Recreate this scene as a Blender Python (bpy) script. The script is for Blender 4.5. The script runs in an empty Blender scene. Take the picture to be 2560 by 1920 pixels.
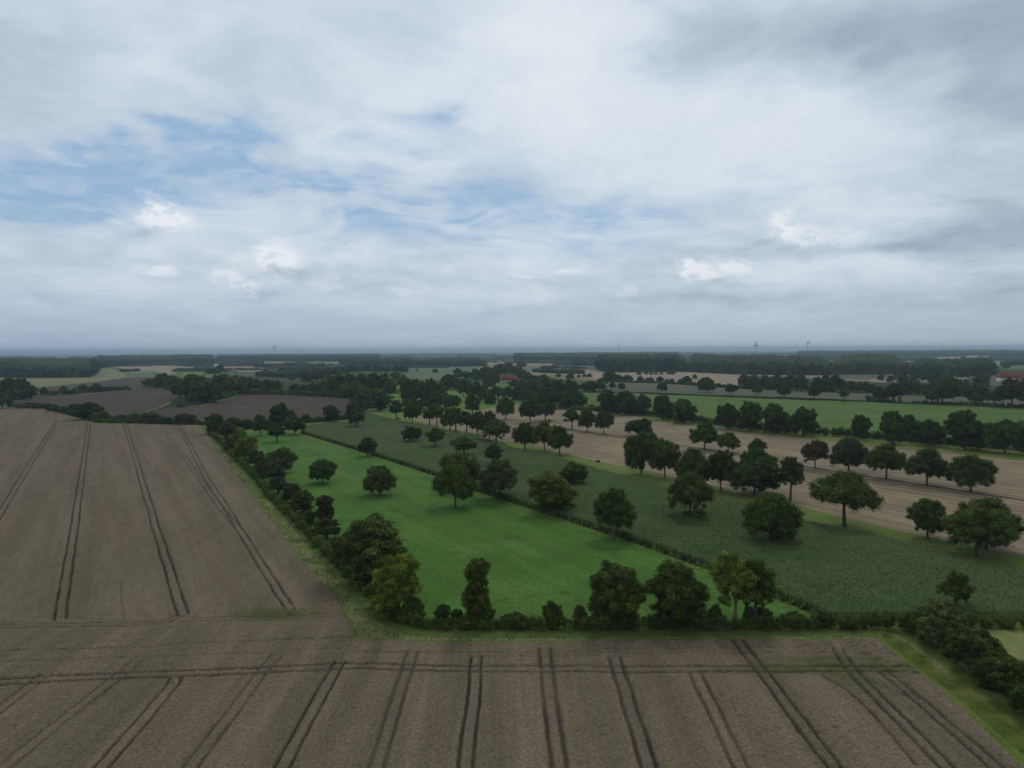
import bpy, math, random
import numpy as np
from mathutils import Matrix, Vector, Euler

# ------------------------------------------------------------------ camera
sc = bpy.context.scene
COL = sc.collection
F, CX, CY = 1730.0, 1280.0, 960.0          # focal length and centre in photo pixels
CAM_H = 60.0
cam_d = bpy.data.cameras.new("camera"); cam = bpy.data.objects.new("camera", cam_d); COL.objects.link(cam)
cam_d.sensor_width = 36.0; cam_d.lens = F / 2560.0 * 36.0
cam_d.clip_start = 0.5; cam_d.clip_end = 120000
cam.location = (0, 0, CAM_H)
cam.rotation_euler = (math.radians(90 - 2.76), math.radians(0.27), 0)
sc.camera = cam
ROT = Euler(cam.rotation_euler).to_matrix()

def ray(px, py):
    return ROT @ Vector(((px - CX) / F, -(py - CY) / F, -1.0))

def at(px, py, z=0.0):
    d = ray(px, py); t = (z - CAM_H) / d.z
    return Vector((d.x * t, d.y * t, z))

# ------------------------------------------------------------------ world, sun, exposure
SUN_EL, SUN_AZ = 50.0, 20.0                # azimuth measured from +Y towards +X
w = bpy.data.worlds.new("World"); sc.world = w; w.use_nodes = True
nt = w.node_tree; N = nt.nodes; L = nt.links
N.clear()
out = N.new("ShaderNodeOutputWorld")
def nn(tree, t, **k):
    n = tree.nodes.new(t)
    for a, b in k.items(): setattr(n, a, b)
    return n
def mth(op, a, b=None, c=None, tree=None, clamp=False):
    tree = tree or nt
    n = tree.nodes.new("ShaderNodeMath"); n.operation = op; n.use_clamp = clamp
    for i, v in enumerate((a, b, c)):
        if v is None: continue
        if isinstance(v, (int, float)): n.inputs[i].default_value = v
        else: tree.links.new(v, n.inputs[i])
    return n.outputs[0]
def vmth(op, a, b=None, s=None, tree=None):
    tree = tree or nt
    n = tree.nodes.new("ShaderNodeVectorMath"); n.operation = op
    for i, v in enumerate((a, b)):
        if v is None: continue
        if isinstance(v, (tuple, list)): n.inputs[i].default_value = v
        else: tree.links.new(v, n.inputs[i])
    if s is not None:
        if isinstance(s, (int, float)): n.inputs[3].default_value = s
        else: tree.links.new(s, n.inputs[3])
    return n
def mixc(f, a, b, tree=None):
    tree = tree or nt
    n = tree.nodes.new("ShaderNodeMix"); n.data_type = 'RGBA'
    for i, v in ((0, f), (6, a), (7, b)):
        if isinstance(v, (int, float)): n.inputs[i].default_value = v
        elif isinstance(v, (tuple, list)): n.inputs[i].default_value = (v[0], v[1], v[2], 1)
        else: tree.links.new(v, n.inputs[i])
    return n.outputs[2]
def mapr(v, a, b, c=0.0, d=1.0, kind='SMOOTHSTEP', tree=None):
    tree = tree or nt
    n = tree.nodes.new("ShaderNodeMapRange"); n.interpolation_type = kind
    tree.links.new(v, n.inputs[0])
    for i, x in enumerate((a, b, c, d)): n.inputs[i + 1].default_value = x
    return n.outputs[0]
def noise(vec, scale, detail=4, rough=.5, dist=0.0, tree=None, out_=0, norm=True):
    tree = tree or nt
    n = tree.nodes.new("ShaderNodeTexNoise"); n.inputs['Scale'].default_value = scale
    n.inputs['Detail'].default_value = detail; n.inputs['Roughness'].default_value = rough
    n.inputs['Distortion'].default_value = dist
    if vec is not None: tree.links.new(vec, n.inputs['Vector'])
    return n.outputs[out_]

def lin(r, g, b):
    f = lambda c: (c / 255 / 12.92) if c / 255 <= .04045 else ((c / 255 + .055) / 1.055) ** 2.4
    return (f(r), f(g), f(b))

def build_sky():
    sky = nn(nt, "ShaderNodeTexSky", sky_type='NISHITA', sun_disc=False)
    sky.sun_elevation = math.radians(SUN_EL); sky.sun_rotation = math.radians(SUN_AZ)
    sky.altitude = 60; sky.air_density = 1.0; sky.dust_density = 1.5; sky.ozone_density = 1.2
    skyc = vmth('SCALE', sky.outputs[0], s=0.085).outputs[0]
    tc = nn(nt, "ShaderNodeTexCoord").outputs['Generated']
    dirn = vmth('NORMALIZE', tc).outputs[0]
    sep = nn(nt, "ShaderNodeSeparateXYZ"); L.new(dirn, sep.inputs[0])
    x, y, z = sep.outputs
    az = mth('ARCTAN2', x, y); el = mth('ARCSINE', z)
    comb = nn(nt, "ShaderNodeCombineXYZ"); L.new(az, comb.inputs[0]); L.new(el, comb.inputs[1])
    ae = comb.outputs[0]
    # cloud deck coordinates: the ray cut with a flat layer above the land
    h = mth('ADD', mth('MAXIMUM', z, 0.0), 0.16)
    cv = nn(nt, "ShaderNodeCombineXYZ")
    L.new(mth('DIVIDE', x, h), cv.inputs[0]); L.new(mth('DIVIDE', y, h), cv.inputs[1])
    deck = cv.outputs[0]
    n_big = noise(deck, 0.9, 5, .52, .35)
    n_med = noise(deck, 2.3, 6, .60, .9)
    n_fine = noise(deck, 6.5, 6, .62, .8)
    # streaky low layer (stretched along the horizon)
    st = vmth('MULTIPLY', ae, (6.0, 17.0, 1.0)).outputs[0]
    n_str = noise(st, 1.0, 5, .55, .6)
    # warped direction for the shaped clouds
    wv = noise(vmth('MULTIPLY', ae, (6.0, 11.0, 1.0)).outputs[0], 1.0, 4, .55, 0, out_=1)
    wv = vmth('SUBTRACT', wv, (.5, .5, .5)).outputs[0]
    soft = vmth('ADD', ae, vmth('MULTIPLY', wv, (.22, .09, 0)).outputs[0]).outputs[0]
    wv2 = noise(vmth('MULTIPLY', ae, (30.0, 42.0, 1.0)).outputs[0], 1.0, 4, .6, 0, out_=1)
    wv2 = vmth('SUBTRACT', wv2, (.5, .5, .5)).outputs[0]
    crisp = vmth('ADD', ae, vmth('MULTIPLY', wv2, (.050, .030, 0)).outputs[0]).outputs[0]
    n_crisp = noise(vmth('MULTIPLY', ae, (38.0, 60.0, 1.0)).outputs[0], 1.0, 5, .6, .4)
    def sky_at(px, py):
        d = ray(px, py).normalized()
        return (math.atan2(d.x, d.y), math.asin(d.z), 0)
    def blobs(src, items, start=0.0, edge=0.0):
        acc = None
        for (px, py, rx, ry, amp) in items:
            c = sky_at(px, py)
            v = vmth('SUBTRACT', src, c).outputs[0]
            v = vmth('MULTIPLY', v, (F / rx, F / ry, 0)).outputs[0]
            ln = vmth('LENGTH', v).outputs[1]
            m = mapr(ln, 1.0, edge, 0.0, amp)
            acc = m if acc is None else mth('ADD', acc, m)
        return acc
    # brightness of the layer: bright lanes and dark undersides
    tone = blobs(soft, [
        (1420, 60, 330, 160, .16), (1750, 330, 620, 230, .18), (2200, 240, 300, 150, .05), (1320, 240, 380, 200, .10),
        (840, 330, 420, 130, .06), (330, 180, 200, 80, .05),
        (1830, 100, 260, 130, -.14), (2380, 50, 400, 170, -.16), (2080, 60, 240, 110, -.12), (2540, 330, 180, 380, -.12),
        (2440, 560, 320, 160, -.10), (1150, 40, 420, 90, -.03), (60, 180, 240, 300, -.03),
        (2270, 612, 230, 46, -.22), (2060, 636, 330, 34, -.13), (2480, 640, 160, 60, -.10), (1880, 742, 380, 36, -.16), (1750, 620, 330, 18, -.06),
        (150, 590, 240, 60, -.10), (2520, 715, 130, 30, -.12), (2520, 540, 140, 50, -.10), (350, 610, 120, 30, -.06),
        (480, 655, 130, 24, -.05)])
    blue = blobs(soft, [
        (130, 465, 360, 110, 1.5), (620, 300, 150, 60, 1.3), (470, 322, 170, 46, 1.1), (545, 395, 150, 50, 1.2), (300, 400, 190, 60, 1.1), (20, 500, 200, 60, .8),
        (1000, 352, 190, 40, .95), (1080, 285, 150, 44, 1.0), (1240, 545, 620, 110, 1.05), (1180, 430, 340, 120, .35), (860, 470, 320, 90, .8), (1540, 530, 260, 60, .5),
        (640, 480, 560, 170, .6), (1720, 500, 330, 50, .25), (1480, 620, 240, 60, .30)])
    cum_items = [
        (405, 540, 62, 44, 1.0), (440, 555, 50, 30, .8), (700, 640, 78, 46, .95), (640, 655, 90, 36, .45), (385, 678, 62, 20, .9),
        (572, 700, 44, 34, .9), (632, 716, 34, 26, 1.0), (815, 705, 48, 30, .5), (700, 695, 50, 20, .4), (95, 765, 44, 14, .6),
        (190, 790, 26, 10, .5), (1720, 668, 36, 34, 1.25), (1765, 675, 66, 38, 1.25), (1840, 668, 44, 32, .9), (1955, 556, 48, 44, .9),
        (2010, 588, 70, 40, .8), (2110, 600, 60, 24, .4), (1195, 764, 40, 22, .35), (1350, 730, 56, 32, .5), (1020, 718, 60, 24, .5), (1425, 678, 60, 7, .7),
        (1310, 690, 50, 6, .5), (560, 795, 34, 10, .4), (1560, 735, 30, 16, .4), (1280, 745, 60, 24, .35)]
    cum = mth('MULTIPLY', blobs(crisp, cum_items, edge=.30), mapr(n_crisp, .36, .52, .25, 1.05))
    # a flat cloud base: the tops keep the white, the undersides a grey-blue
    base_sh = blobs(soft, [(1740, 700, 120, 14, .16), (420, 590, 90, 14, .10), (640, 730, 90, 14, .12), (720, 680, 110, 12, .08), (1960, 608, 110, 14, .08), (780, 690, 330, 30, .10), (1800, 708, 200, 16, .12), (420, 580, 110, 16, .06), (620, 745, 120, 12, .07)])
    B = mth('ADD', mth('MULTIPLY', n_big, .62), mth('MULTIPLY', n_med, .34))
    B = mth('ADD', B, mth('MULTIPLY', n_str, .08))
    B = mth('ADD', B, mth('MULTIPLY', n_fine, .16)); B = mth('ADD', B, .05)
    B = mth('ADD', B, tone)
    B = mth('SUBTRACT', B, base_sh)
    ramp = nn(nt, "ShaderNodeValToRGB"); L.new(B, ramp.inputs[0])
    e = ramp.color_ramp.elements
    e[0].position = .25; e[0].color = (*lin(143, 156, 176), 1)
    e[1].position = .95; e[1].color = (*lin(232, 236, 243), 1)
    for p_, c_ in ((.42, (168, 181, 198)), (.58, (192, 206, 220)), (.72, (212, 223, 233))):
        q = e.new(p_); q.color = (*lin(*c_), 1)
    cloud = ramp.outputs[0]
    # gaps: noise breaks the coverage so that the blue shows in shreds
    gap = mth('MULTIPLY', blue, mapr(mth('ADD', n_med, mth('MULTIPLY', n_str, .6)), 1.0, .62, .22, 1.1))
    gap = mth('MULTIPLY', mth('MINIMUM', gap, .84), mapr(n_fine, .36, .60, .62, 1.0))
    blue_c = mixc(.78, skyc, lin(134, 176, 216))
    col = mixc(gap, cloud, blue_c)
    col = mixc(mth('MINIMUM', mth('MULTIPLY', cum, .85), .9), col, lin(235, 240, 245))
    # thick air low over the horizon, bluer to the west
    lowf = mapr(el, math.radians(8.0), math.radians(-.5), 0, .75)
    side = mapr(az, -.6, .35)
    lowc = mixc(side, lin(146, 166, 196), lin(170, 184, 200))
    lowc = mixc(mapr(az, .25, .7), lowc, lin(160, 170, 184))
    lowc = mixc(mth('MULTIPLY', n_str, .5), lowc, lin(184, 196, 210))
    col = mixc(lowf, col, lowc)
    # unseen sky overhead and behind, darkened to lower the light on the land
    over = mapr(el, math.radians(32), math.radians(60))
    behind = mapr(y, .35, -.3)
    dark = mth('MAXIMUM', over, behind)
    col = mixc(mth('MULTIPLY', dark, .9), col, mixc(n_big, lin(134, 135, 134), lin(180, 180, 178)))
    bg = nn(nt, "ShaderNodeBackground"); L.new(col, bg.inputs[0]); bg.inputs[1].default_value = 1.0
    L.new(bg.outputs[0], out.inputs[0])
build_sky()
w.cycles.sampling_method = 'MANUAL'; w.cycles.sample_map_resolution = 512

sun_d = bpy.data.lights.new("sun", 'SUN'); sun = bpy.data.objects.new("sun", sun_d); COL.objects.link(sun)
sun_d.energy = 0.65; sun_d.angle = math.radians(14); sun_d.color = (1, .95, .88)
sun.rotation_euler = (math.radians(90 - SUN_EL), 0, math.radians(180 - SUN_AZ))
_sd = Vector((math.sin(math.radians(SUN_AZ)) * math.cos(math.radians(SUN_EL)), math.cos(math.radians(SUN_AZ)) * math.cos(math.radians(SUN_EL)), math.sin(math.radians(SUN_EL))))
sun.rotation_euler = _sd.to_track_quat('Z', 'Y').to_euler()

sc.view_settings.view_transform = 'Standard'; sc.view_settings.look = 'None'
sc.view_settings.exposure = 0.0; sc.view_settings.gamma = 1.0
sc.render.engine = 'CYCLES'
sc.cycles.use_denoising = True
sc.cycles.max_bounces = 4; sc.cycles.diffuse_bounces = 2; sc.cycles.volume_bounces = 0
sc.cycles.use_fast_gi = False

# ------------------------------------------------------------------ helpers
def tag(o, label=None, cat=None, group=None, kind=None):
    if label: o['label'] = label
    if cat: o['category'] = cat
    if group: o['group'] = group
    if kind: o['kind'] = kind
    return o

def mesh_np(name, V, Fq=None, Ft=None, mats=(), smooth=False, attrs=None, midx=None):
    """V (n,3), Fq (m,4) quads and Ft (k,3) triangles as numpy arrays"""
    me = bpy.data.meshes.new(name)
    V = np.asarray(V, np.float32)
    nq = 0 if Fq is None else len(Fq); ntr = 0 if Ft is None else len(Ft)
    me.vertices.add(len(V)); me.vertices.foreach_set("co", V.ravel())
    loops = np.concatenate([np.asarray(a, np.int32).ravel() for a in (Fq, Ft) if a is not None and len(a)])
    me.loops.add(len(loops)); me.loops.foreach_set("vertex_index", loops)
    me.polygons.add(nq + ntr)
    st = np.concatenate([np.arange(nq, dtype=np.int32) * 4, nq * 4 + np.arange(ntr, dtype=np.int32) * 3])
    me.polygons.foreach_set("loop_start", st)
    if smooth: me.polygons.foreach_set("use_smooth", np.ones(nq + ntr, bool))
    if midx is not None: me.polygons.foreach_set("material_index", np.asarray(midx, np.int32))
    for m in mats: me.materials.append(m)
    if attrs:
        for k, a in attrs.items():
            at_ = me.attributes.new(k, 'FLOAT', 'POINT'); at_.data.foreach_set("value", np.asarray(a, np.float32))
    me.update(calc_edges=True)
    return me

def link(name, me, parent=None):
    o = bpy.data.objects.new(name, me); COL.objects.link(o)
    if parent: o.parent = parent
    return o

def mat(name, c1, c2, scale=.05, detail=5, c3=None, scale3=.01, fine=None, fine_scale=3.0, rough=.95, bump=0.0, bump_scale=2.0,
        stretch=None, attr_tone=None, rnd=0.0, transl=0.0, amt3=.6):
    """a procedural material in world metres: two blended tones, a broad third tone, fine speckle"""
    m = bpy.data.materials.new(name); m.use_nodes = True; t = m.node_tree
    b = t.nodes['Principled BSDF']; b.inputs['Roughness'].default_value = rough
    b.inputs['Specular IOR Level'].default_value = .15
    g = t.nodes.new("ShaderNodeNewGeometry").outputs['Position']
    if stretch:
        ang, sx, sy = stretch
        mp = t.nodes.new("ShaderNodeMapping"); mp.vector_type = 'TEXTURE'
        mp.inputs['Rotation'].default_value = (0, 0, ang); mp.inputs['Scale'].default_value = (sx, sy, 1)
        t.links.new(g, mp.inputs[0]); gs = mp.outputs[0]
    else: gs = g
    n1 = noise(gs, scale, detail, .6, tree=t)
    c = mixc(mapr(n1, .3, .7, tree=t), c1, c2, tree=t)
    if c3 is not None:
        n3 = noise(g, scale3, 3, .55, .6, tree=t)
        c = mixc(mapr(n3, .45, .72, 0, amt3, tree=t), c, c3, tree=t)
    if fine:
        n2 = noise(g, fine_scale, 3, .7, tree=t)
        k = mapr(n2, .3, .7, 1 - fine, 1 + fine, 'LINEAR', tree=t)
        c = vmth('SCALE', c, s=k, tree=t).outputs[0]
    if attr_tone:
        a = t.nodes.new("ShaderNodeAttribute"); a.attribute_name = attr_tone
        c = vmth('SCALE', c, s=a.outputs['Fac'], tree=t).outputs[0]
    if rnd:
        oi = t.nodes.new("ShaderNodeObjectInfo")
        k = mapr(oi.outputs['Random'], 0, 1, 1 - rnd, 1 + rnd, 'LINEAR', tree=t)
        hs = t.nodes.new("ShaderNodeHueSaturation")
        t.links.new(k, hs.inputs['Value']); t.links.new(c, hs.inputs['Color'])
        t.links.new(mapr(oi.outputs['Random'], 0, 1, .508, .494, 'LINEAR', tree=t), hs.inputs['Hue'])
        c = hs.outputs[0]
    t.links.new(c, b.inputs['Base Color'])
    if bump:
        nb = noise(g, bump_scale, 4, .65, tree=t)
        bp = t.nodes.new("ShaderNodeBump"); bp.inputs['Strength'].default_value = 1; bp.inputs['Distance'].default_value = bump
        t.links.new(nb, bp.inputs['Height']); t.links.new(bp.outputs[0], b.inputs['Normal'])
    if transl:
        tr = t.nodes.new("ShaderNodeBsdfTranslucent"); t.links.new(c, tr.inputs[0])
        mx = t.nodes.new("ShaderNodeMixShader"); mx.inputs[0].default_value = transl
        t.links.new(b.outputs[0], mx.inputs[1]); t.links.new(tr.outputs[0], mx.inputs[2])
        t.links.new(mx.outputs[0], t.nodes['Material Output'].inputs[0])
    return m

def inside(P, poly):
    """P (n,2) in polygon (list of xy)"""
    x, y = P[:, 0], P[:, 1]; r = np.zeros(len(P), bool); n = len(poly)
    for i in range(n):
        x1, y1 = poly[i]; x2, y2 = poly[(i + 1) % n]
        if y1 == y2: continue
        c = ((y1 > y) != (y2 > y)) & (x < (x2 - x1) * (y - y1) / (y2 - y1) + x1)
        r ^= c
    return r

def edge_dist(P, poly, closed=True):
    d = np.full(len(P), 1e9); n = len(poly)
    for i in range(n if closed else n - 1):
        a = np.array(poly[i][:2]); b = np.array(poly[(i + 1) % n][:2]); ab = b - a
        t = np.clip(((P - a) @ ab) / max(ab @ ab, 1e-9), 0, 1)
        q = P - (a + t[:, None] * ab)
        d = np.minimum(d, np.hypot(q[:, 0], q[:, 1]))
    return d

def vnoise(x, y, seed=0):
    """smooth value noise on arrays, unit cells"""
    xi = np.floor(x).astype(np.int64); yi = np.floor(y).astype(np.int64)
    fx = x - xi; fy = y - yi; fx = fx * fx * (3 - 2 * fx); fy = fy * fy * (3 - 2 * fy)
    def h(a, b):
        v = (a * 374761393 + b * 668265263 + seed * 982451653) & 0x7fffffff
        v = ((v ^ (v >> 13)) * 1274126177) & 0x7fffffff
        return ((v ^ (v >> 16)) & 0xffff) / 65535.0
    return (h(xi, yi) * (1 - fx) + h(xi + 1, yi) * fx) * (1 - fy) + (h(xi, yi + 1) * (1 - fx) + h(xi + 1, yi + 1) * fx) * fy

def poly_w(pts, z=0.0):
    return [tuple(at(px, py, z)[:2]) for px, py in pts]

def sheet(name, pts, z, m, label=None, jitter=0.0, seed=1, world=False):
    """a flat field laid on the ground; the outline gets small natural wobbles"""
    P = pts if world else poly_w(pts)
    rng = random.Random(seed); Q = []
    for i in range(len(P)):
        a, b = P[i], P[(i + 1) % len(P)]
        n = max(1, int(math.dist(a, b) / 6)) if jitter else 1
        n = min(n, 160)
        for k in range(n):
            t = k / n; j = 0 if k == 0 else jitter
            Q.append((a[0] + (b[0] - a[0]) * t + rng.uniform(-j, j), a[1] + (b[1] - a[1]) * t + rng.uniform(-j, j), z))
    from mathutils.geometry import tessellate_polygon
    tri = tessellate_polygon([[Vector(q) for q in Q]])
    T = np.array([t if (Vector(Q[t[1]]) - Vector(Q[t[0]])).cross(Vector(Q[t[2]]) - Vector(Q[t[0]])).z > 0 else (t[0], t[2], t[1]) for t in tri])
    o = link(name, mesh_np(name, Q, None, T, [m]))
    return tag(o, label, None, None, 'structure')

# ------------------------------------------------------------------ ground and far fields
def ground_material():
    """far farmland: a patchwork of fields, soft dark field margins"""
    m = bpy.data.materials.new("farmland"); m.use_nodes = True; t = m.node_tree
    b = t.nodes['Principled BSDF']; b.inputs['Roughness'].default_value = 1; b.inputs['Specular IOR Level'].default_value = 0
    g = t.nodes.new("ShaderNodeNewGeometry").outputs['Position']
    wv = noise(g, .004, 3, .5, tree=t, out_=1)
    gw = vmth('ADD', g, vmth('SCALE', vmth('SUBTRACT', wv, (.5, .5, .5), tree=t).outputs[0], s=120.0, tree=t).outputs[0], tree=t).outputs[0]
    mp = t.nodes.new("ShaderNodeMapping"); mp.inputs['Rotation'].default_value = (0, 0, .45); mp.inputs['Scale'].default_value = (1 / 330, 1 / 620, 0)
    t.links.new(gw, mp.inputs[0])
    v = t.nodes.new("ShaderNodeTexVoronoi"); v.voronoi_dimensions = '2D'; v.inputs['Scale'].default_value = 1; v.inputs['Randomness'].default_value = .85
    t.links.new(mp.outputs[0], v.inputs['Vector'])
    s = t.nodes.new("ShaderNodeSeparateColor"); t.links.new(v.outputs['Color'], s.inputs[0])
    r = t.nodes.new("ShaderNodeValToRGB"); r.color_ramp.interpolation = 'CONSTANT'; t.links.new(s.outputs[0], r.inputs[0])
    e = r.color_ramp.elements
    cols = [(.10, .13, .06), (.11, .16, .06), (.07, .12, .04), (.30, .25, .17), (.09, .10, .06), (.10, .16, .07), (.36, .31, .22), (.08, .12, .05), (.22, .22, .12)]
    e[0].color = (*cols[0], 1); e[1].position = 1 / 9; e[1].color = (*cols[1], 1)
    for i in range(2, 9): q = e.new(i / 9); q.color = (*cols[i], 1)
    n = noise(g, .02, 4, .6, tree=t)
    c = vmth('SCALE', r.outputs[0], s=mapr(n, .3, .7, .8, 1.15, 'LINEAR', tree=t), tree=t).outputs[0]
    # near the viewpoint plain rough grass
    ln = vmth('LENGTH', g, tree=t).outputs[1]
    c = mixc(mapr(ln, 1100, 1500, tree=t), (.045, .07, .028), c, tree=t)
    t.links.new(c, b.inputs['Base Color'])
    return m

GM = ground_material()
S = 22000
g = link("ground", mesh_np("ground", [(-S, -4000, 0), (S, -4000, 0), (S, 26000, 0), (-S, 26000, 0)], [(0, 1, 2, 3)], None, [GM]))
tag(g, "patchwork of far fields running flat to the horizon", None, None, 'structure')

M_meadow = mat("meadow_grass", (.052, .142, .018), (.080, .190, .028), .045, 6, c3=(.125, .190, .036), scale3=.018, fine=.30, fine_scale=.8, bump=.15, bump_scale=1.2)
def mottle():
    t = M_meadow.node_tree; b = t.nodes['Principled BSDF']; src = b.inputs['Base Color'].links[0].from_socket
    g_ = t.nodes.new('ShaderNodeNewGeometry').outputs['Position']
    mp = t.nodes.new('ShaderNodeMapping'); mp.vector_type = 'TEXTURE'; mp.inputs['Rotation'].default_value = (0, 0, 2.15); mp.inputs['Scale'].default_value = (14, 1, 1); t.links.new(g_, mp.inputs[0])
    c = vmth('SCALE', src, s=mapr(noise(mp.outputs[0], .16, 4, .6, .3, tree=t), .34, .66, .86, 1.13, 'LINEAR', tree=t), tree=t).outputs[0]
    c = mixc(mapr(noise(g_, .10, 5, .65, .8, tree=t), .58, .74, 0, .55, tree=t), c, (.14, .155, .045), tree=t)
    c = mixc(mapr(noise(g_, .07, 4, .6, 1.5, tree=t), .57, .70, 0, .6, tree=t), c, (.038, .095, .012), tree=t)
    t.links.new(c, b.inputs['Base Color'])
mottle()
M_pasture = mat("pasture_grass", (.060, .125, .013), (.100, .175, .024), .02, 4, c3=(.12, .18, .045), scale3=.01, fine=.1, fine_scale=.8)
M_pastfar = mat("bright_pasture", (.095, .185, .022), (.125, .215, .034), .02, 4, fine=.1, fine_scale=.3)
M_verge = mat("verge_grass", (.100, .165, .026), (.150, .205, .040), .12, 5, c3=(.20, .20, .075), scale3=.04, fine=.25, fine_scale=2.0, bump=.2, bump_scale=1.2)
M_streak = mat('pale_grass_streak', (.15, .155, .06), (.22, .21, .10), .3, 5, c3=(.11, .14, .04), scale3=.15, fine=.25, fine_scale=2.0)
M_path = mat("mown_grass_path", (.085, .145, .032), (.11, .17, .04), .15, 4, fine=.15, fine_scale=2.0)
M_dry = mat("dry_tall_grass", (.19, .235, .08), (.27, .29, .125), .25, 5, c3=(.10, .13, .04), scale3=.08, fine=.25, fine_scale=2.2, bump=.3, bump_scale=1.5)
M_stub = mat("stubble", (.240, .196, .126), (.325, .270, .180), .035, 5, c3=(.20, .15, .105), scale3=.018, fine=.12, fine_scale=1.0, stretch=(0, 1, 1))
M_brown = mat("dark_ploughed", (.062, .046, .030), (.080, .060, .040), .02, 4, c3=(.042, .046, .028), scale3=.012, fine=.12, fine_scale=.6)
def chaff():
    t = M_brown.node_tree; b = t.nodes['Principled BSDF']; src = b.inputs['Base Color'].links[0].from_socket
    g_ = t.nodes.new("ShaderNodeNewGeometry").outputs['Position']
    mp = t.nodes.new("ShaderNodeMapping"); mp.vector_type = 'TEXTURE'; mp.inputs['Rotation'].default_value = (0, 0, .3); mp.inputs['Scale'].default_value = (45, 14, 1); t.links.new(g_, mp.inputs[0])
    n = noise(mp.outputs[0], .55, 5, .6, .3, tree=t)
    t.links.new(mixc(mapr(n, .62, .74, 0, .8, tree=t), src, (.15, .135, .10), tree=t), b.inputs['Base Color'])
chaff()
M_beige = mat("far_stubble", (.27, .215, .155), (.33, .27, .19), .01, 4, fine=.08, fine_scale=.1)
M_ygreen = mat("yellow_green_field", (.17, .19, .075), (.22, .22, .10), .01, 4, c3=(.27, .23, .15), scale3=.006)
M_greygreen = mat("grey_green_crop", (.085, .105, .060), (.105, .120, .070), .02, 4, c3=(.12, .11, .08), scale3=.01, fine=.1, fine_scale=.6)
M_midgreen = mat("mid_green_field", (.085, .135, .055), (.115, .165, .065), .008, 4, c3=(.16, .19, .10), scale3=.004)
M_wheatflat = mat("wheat_flat", (.135, .115, .088), (.175, .150, .118), .05, 5, fine=.15, fine_scale=2)
M_track = mat("chalk_track", (.12, .115, .075), (.17, .16, .11), .2, 4)

def crop_pts(o, s, pts): return [(o[0] + x / s, o[1] + y / s) for x, y in pts]
cA = ((0, 820), 3.456); cB = ((500, 820), 3.456); cC = ((960, 820), 3.456); cD = ((1440, 820), 3.456); cE = ((1920, 820), 3.456)
cF = ((640, 1240), 3.456); cG = ((1280, 1240), 3.456); cH = ((1920, 1240), 3.456)
ca = ((0, 850), 5.53); cb = ((360, 850), 5.53); cc = ((720, 850), 5.53); cd = ((1080, 850), 5.53); ce = ((1440, 850), 5.53)
cf = ((1800, 850), 5.53); cg = ((2160, 850), 5.53); cI = ((0, 1300), 2.458); cJ = ((860, 1540), 2.572); cK = ((1700, 1540), 2.572); SRC = ((0, 0), 1.0)
CR = dict(A=cA, B=cB, C=cC, D=cD, E=cE, F=cF, G=cG, H=cH, a=ca, b=cb, c=cc, d=cd, e=ce, f=cf, g=cg, I=cI, J=cJ, K=cK, S=SRC)
def px(k, x, y): (ox, oy), s = CR[k]; return (ox + x / s, oy + y / s)

# rough grass base under everything close by
sheet("grass_margin", [(-900, 1995), (-900, 1040), (0, 1016), (110, 1018), (246, 1052), (498, 1060), (560, 1062), (640, 1075), (760, 1059), (905, 1018),
      (1160, 1012), (1300, 1004), (1600, 1030), (2150, 1094), (2560, 1128), (3400, 1190), (3400, 1995)], .02, M_verge, "rough grass verge between the fields")
MEADOW = [(585, 1082), (632, 1081), (720, 1081), (752, 1089), (920, 1138), (1096, 1197), (1186, 1231), (1425, 1309), (1613, 1372), (1772, 1431),
          (1920, 1492), (2045, 1545), (2030, 1566), (1500, 1572), (1090, 1572), (1000, 1548), (918, 1465), (840, 1385), (755, 1290), (694, 1240), (636, 1175), (590, 1120)]
sheet("meadow", MEADOW, .05, M_meadow, "bright green meadow inside the hedges", .25)
GREEN = [(1420, 982), (1614, 984), (1758, 990), (2080, 1001), (2238, 1009), (2560, 1021), (3000, 1036), (3000, 1150), (2560, 1104), (2150, 1084),
         (1990, 1070), (1870, 1062), (1600, 1030), (1465, 1018)]
sheet("pasture", GREEN, .08, M_pasture, "long bright green field beyond the stubble", .5)
GREYC = [(1440, 957), (1515, 956), (1642, 959), (1845, 973), (2047, 982), (2180, 985), (2560, 1000), (3000, 1014), (3000, 1034), (2560, 1019), (2238, 1007), (2080, 999), (1758, 988), (1614, 982), (1440, 979)]
sheet("crop_field", GREYC, .8, M_greygreen, "grey green crop strip behind the long green field")
sheet("far_stubble", [(1500, 925), (1560, 931), (1640, 936), (1850, 940), (1850, 966), (1700, 958), (1560, 953), (1440, 945), (1380, 930)], .04, M_beige, "pale stubble field under the far wood")
sheet("dark_field", [(67, 996), (150, 989), (231, 982), (431, 968), (440, 996), (400, 1018), (362, 1031), (231, 1050), (150, 1040), (110, 1024), (29, 1018), (-60, 1016)], .05, M_brown, "dark brown field left of the copse", .6)
sheet("dark_field", [(362, 1034), (430, 1018), (492, 1014), (560, 998), (620, 980), (760, 985), (880, 993), (880, 1046), (763, 1058), (640, 1066), (500, 1062), (362, 1060)], .07, M_brown, "dark brown field right of the copse", .6)
sheet("crop_field", [(-700, 985), (87, 972), (116, 966), (235, 955), (325, 943), (400, 944), (400, 968), (231, 980), (67, 994), (-700, 1012)], .03, M_brown, "dark strip field before the yellow green field")
sheet("far_field", [(-700, 943), (0, 943), (72, 944), (226, 944), (242, 922), (278, 921), (304, 928), (325, 943), (235, 955), (116, 967), (87, 971), (-700, 984)], .04, M_ygreen, "yellow green field under the left wood")
sheet("far_stubble", [(278, 917), (360, 912), (490, 918), (459, 928), (420, 938), (387, 934), (330, 926)], .06, M_beige, "pink beige stubble between the left woods")
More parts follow.
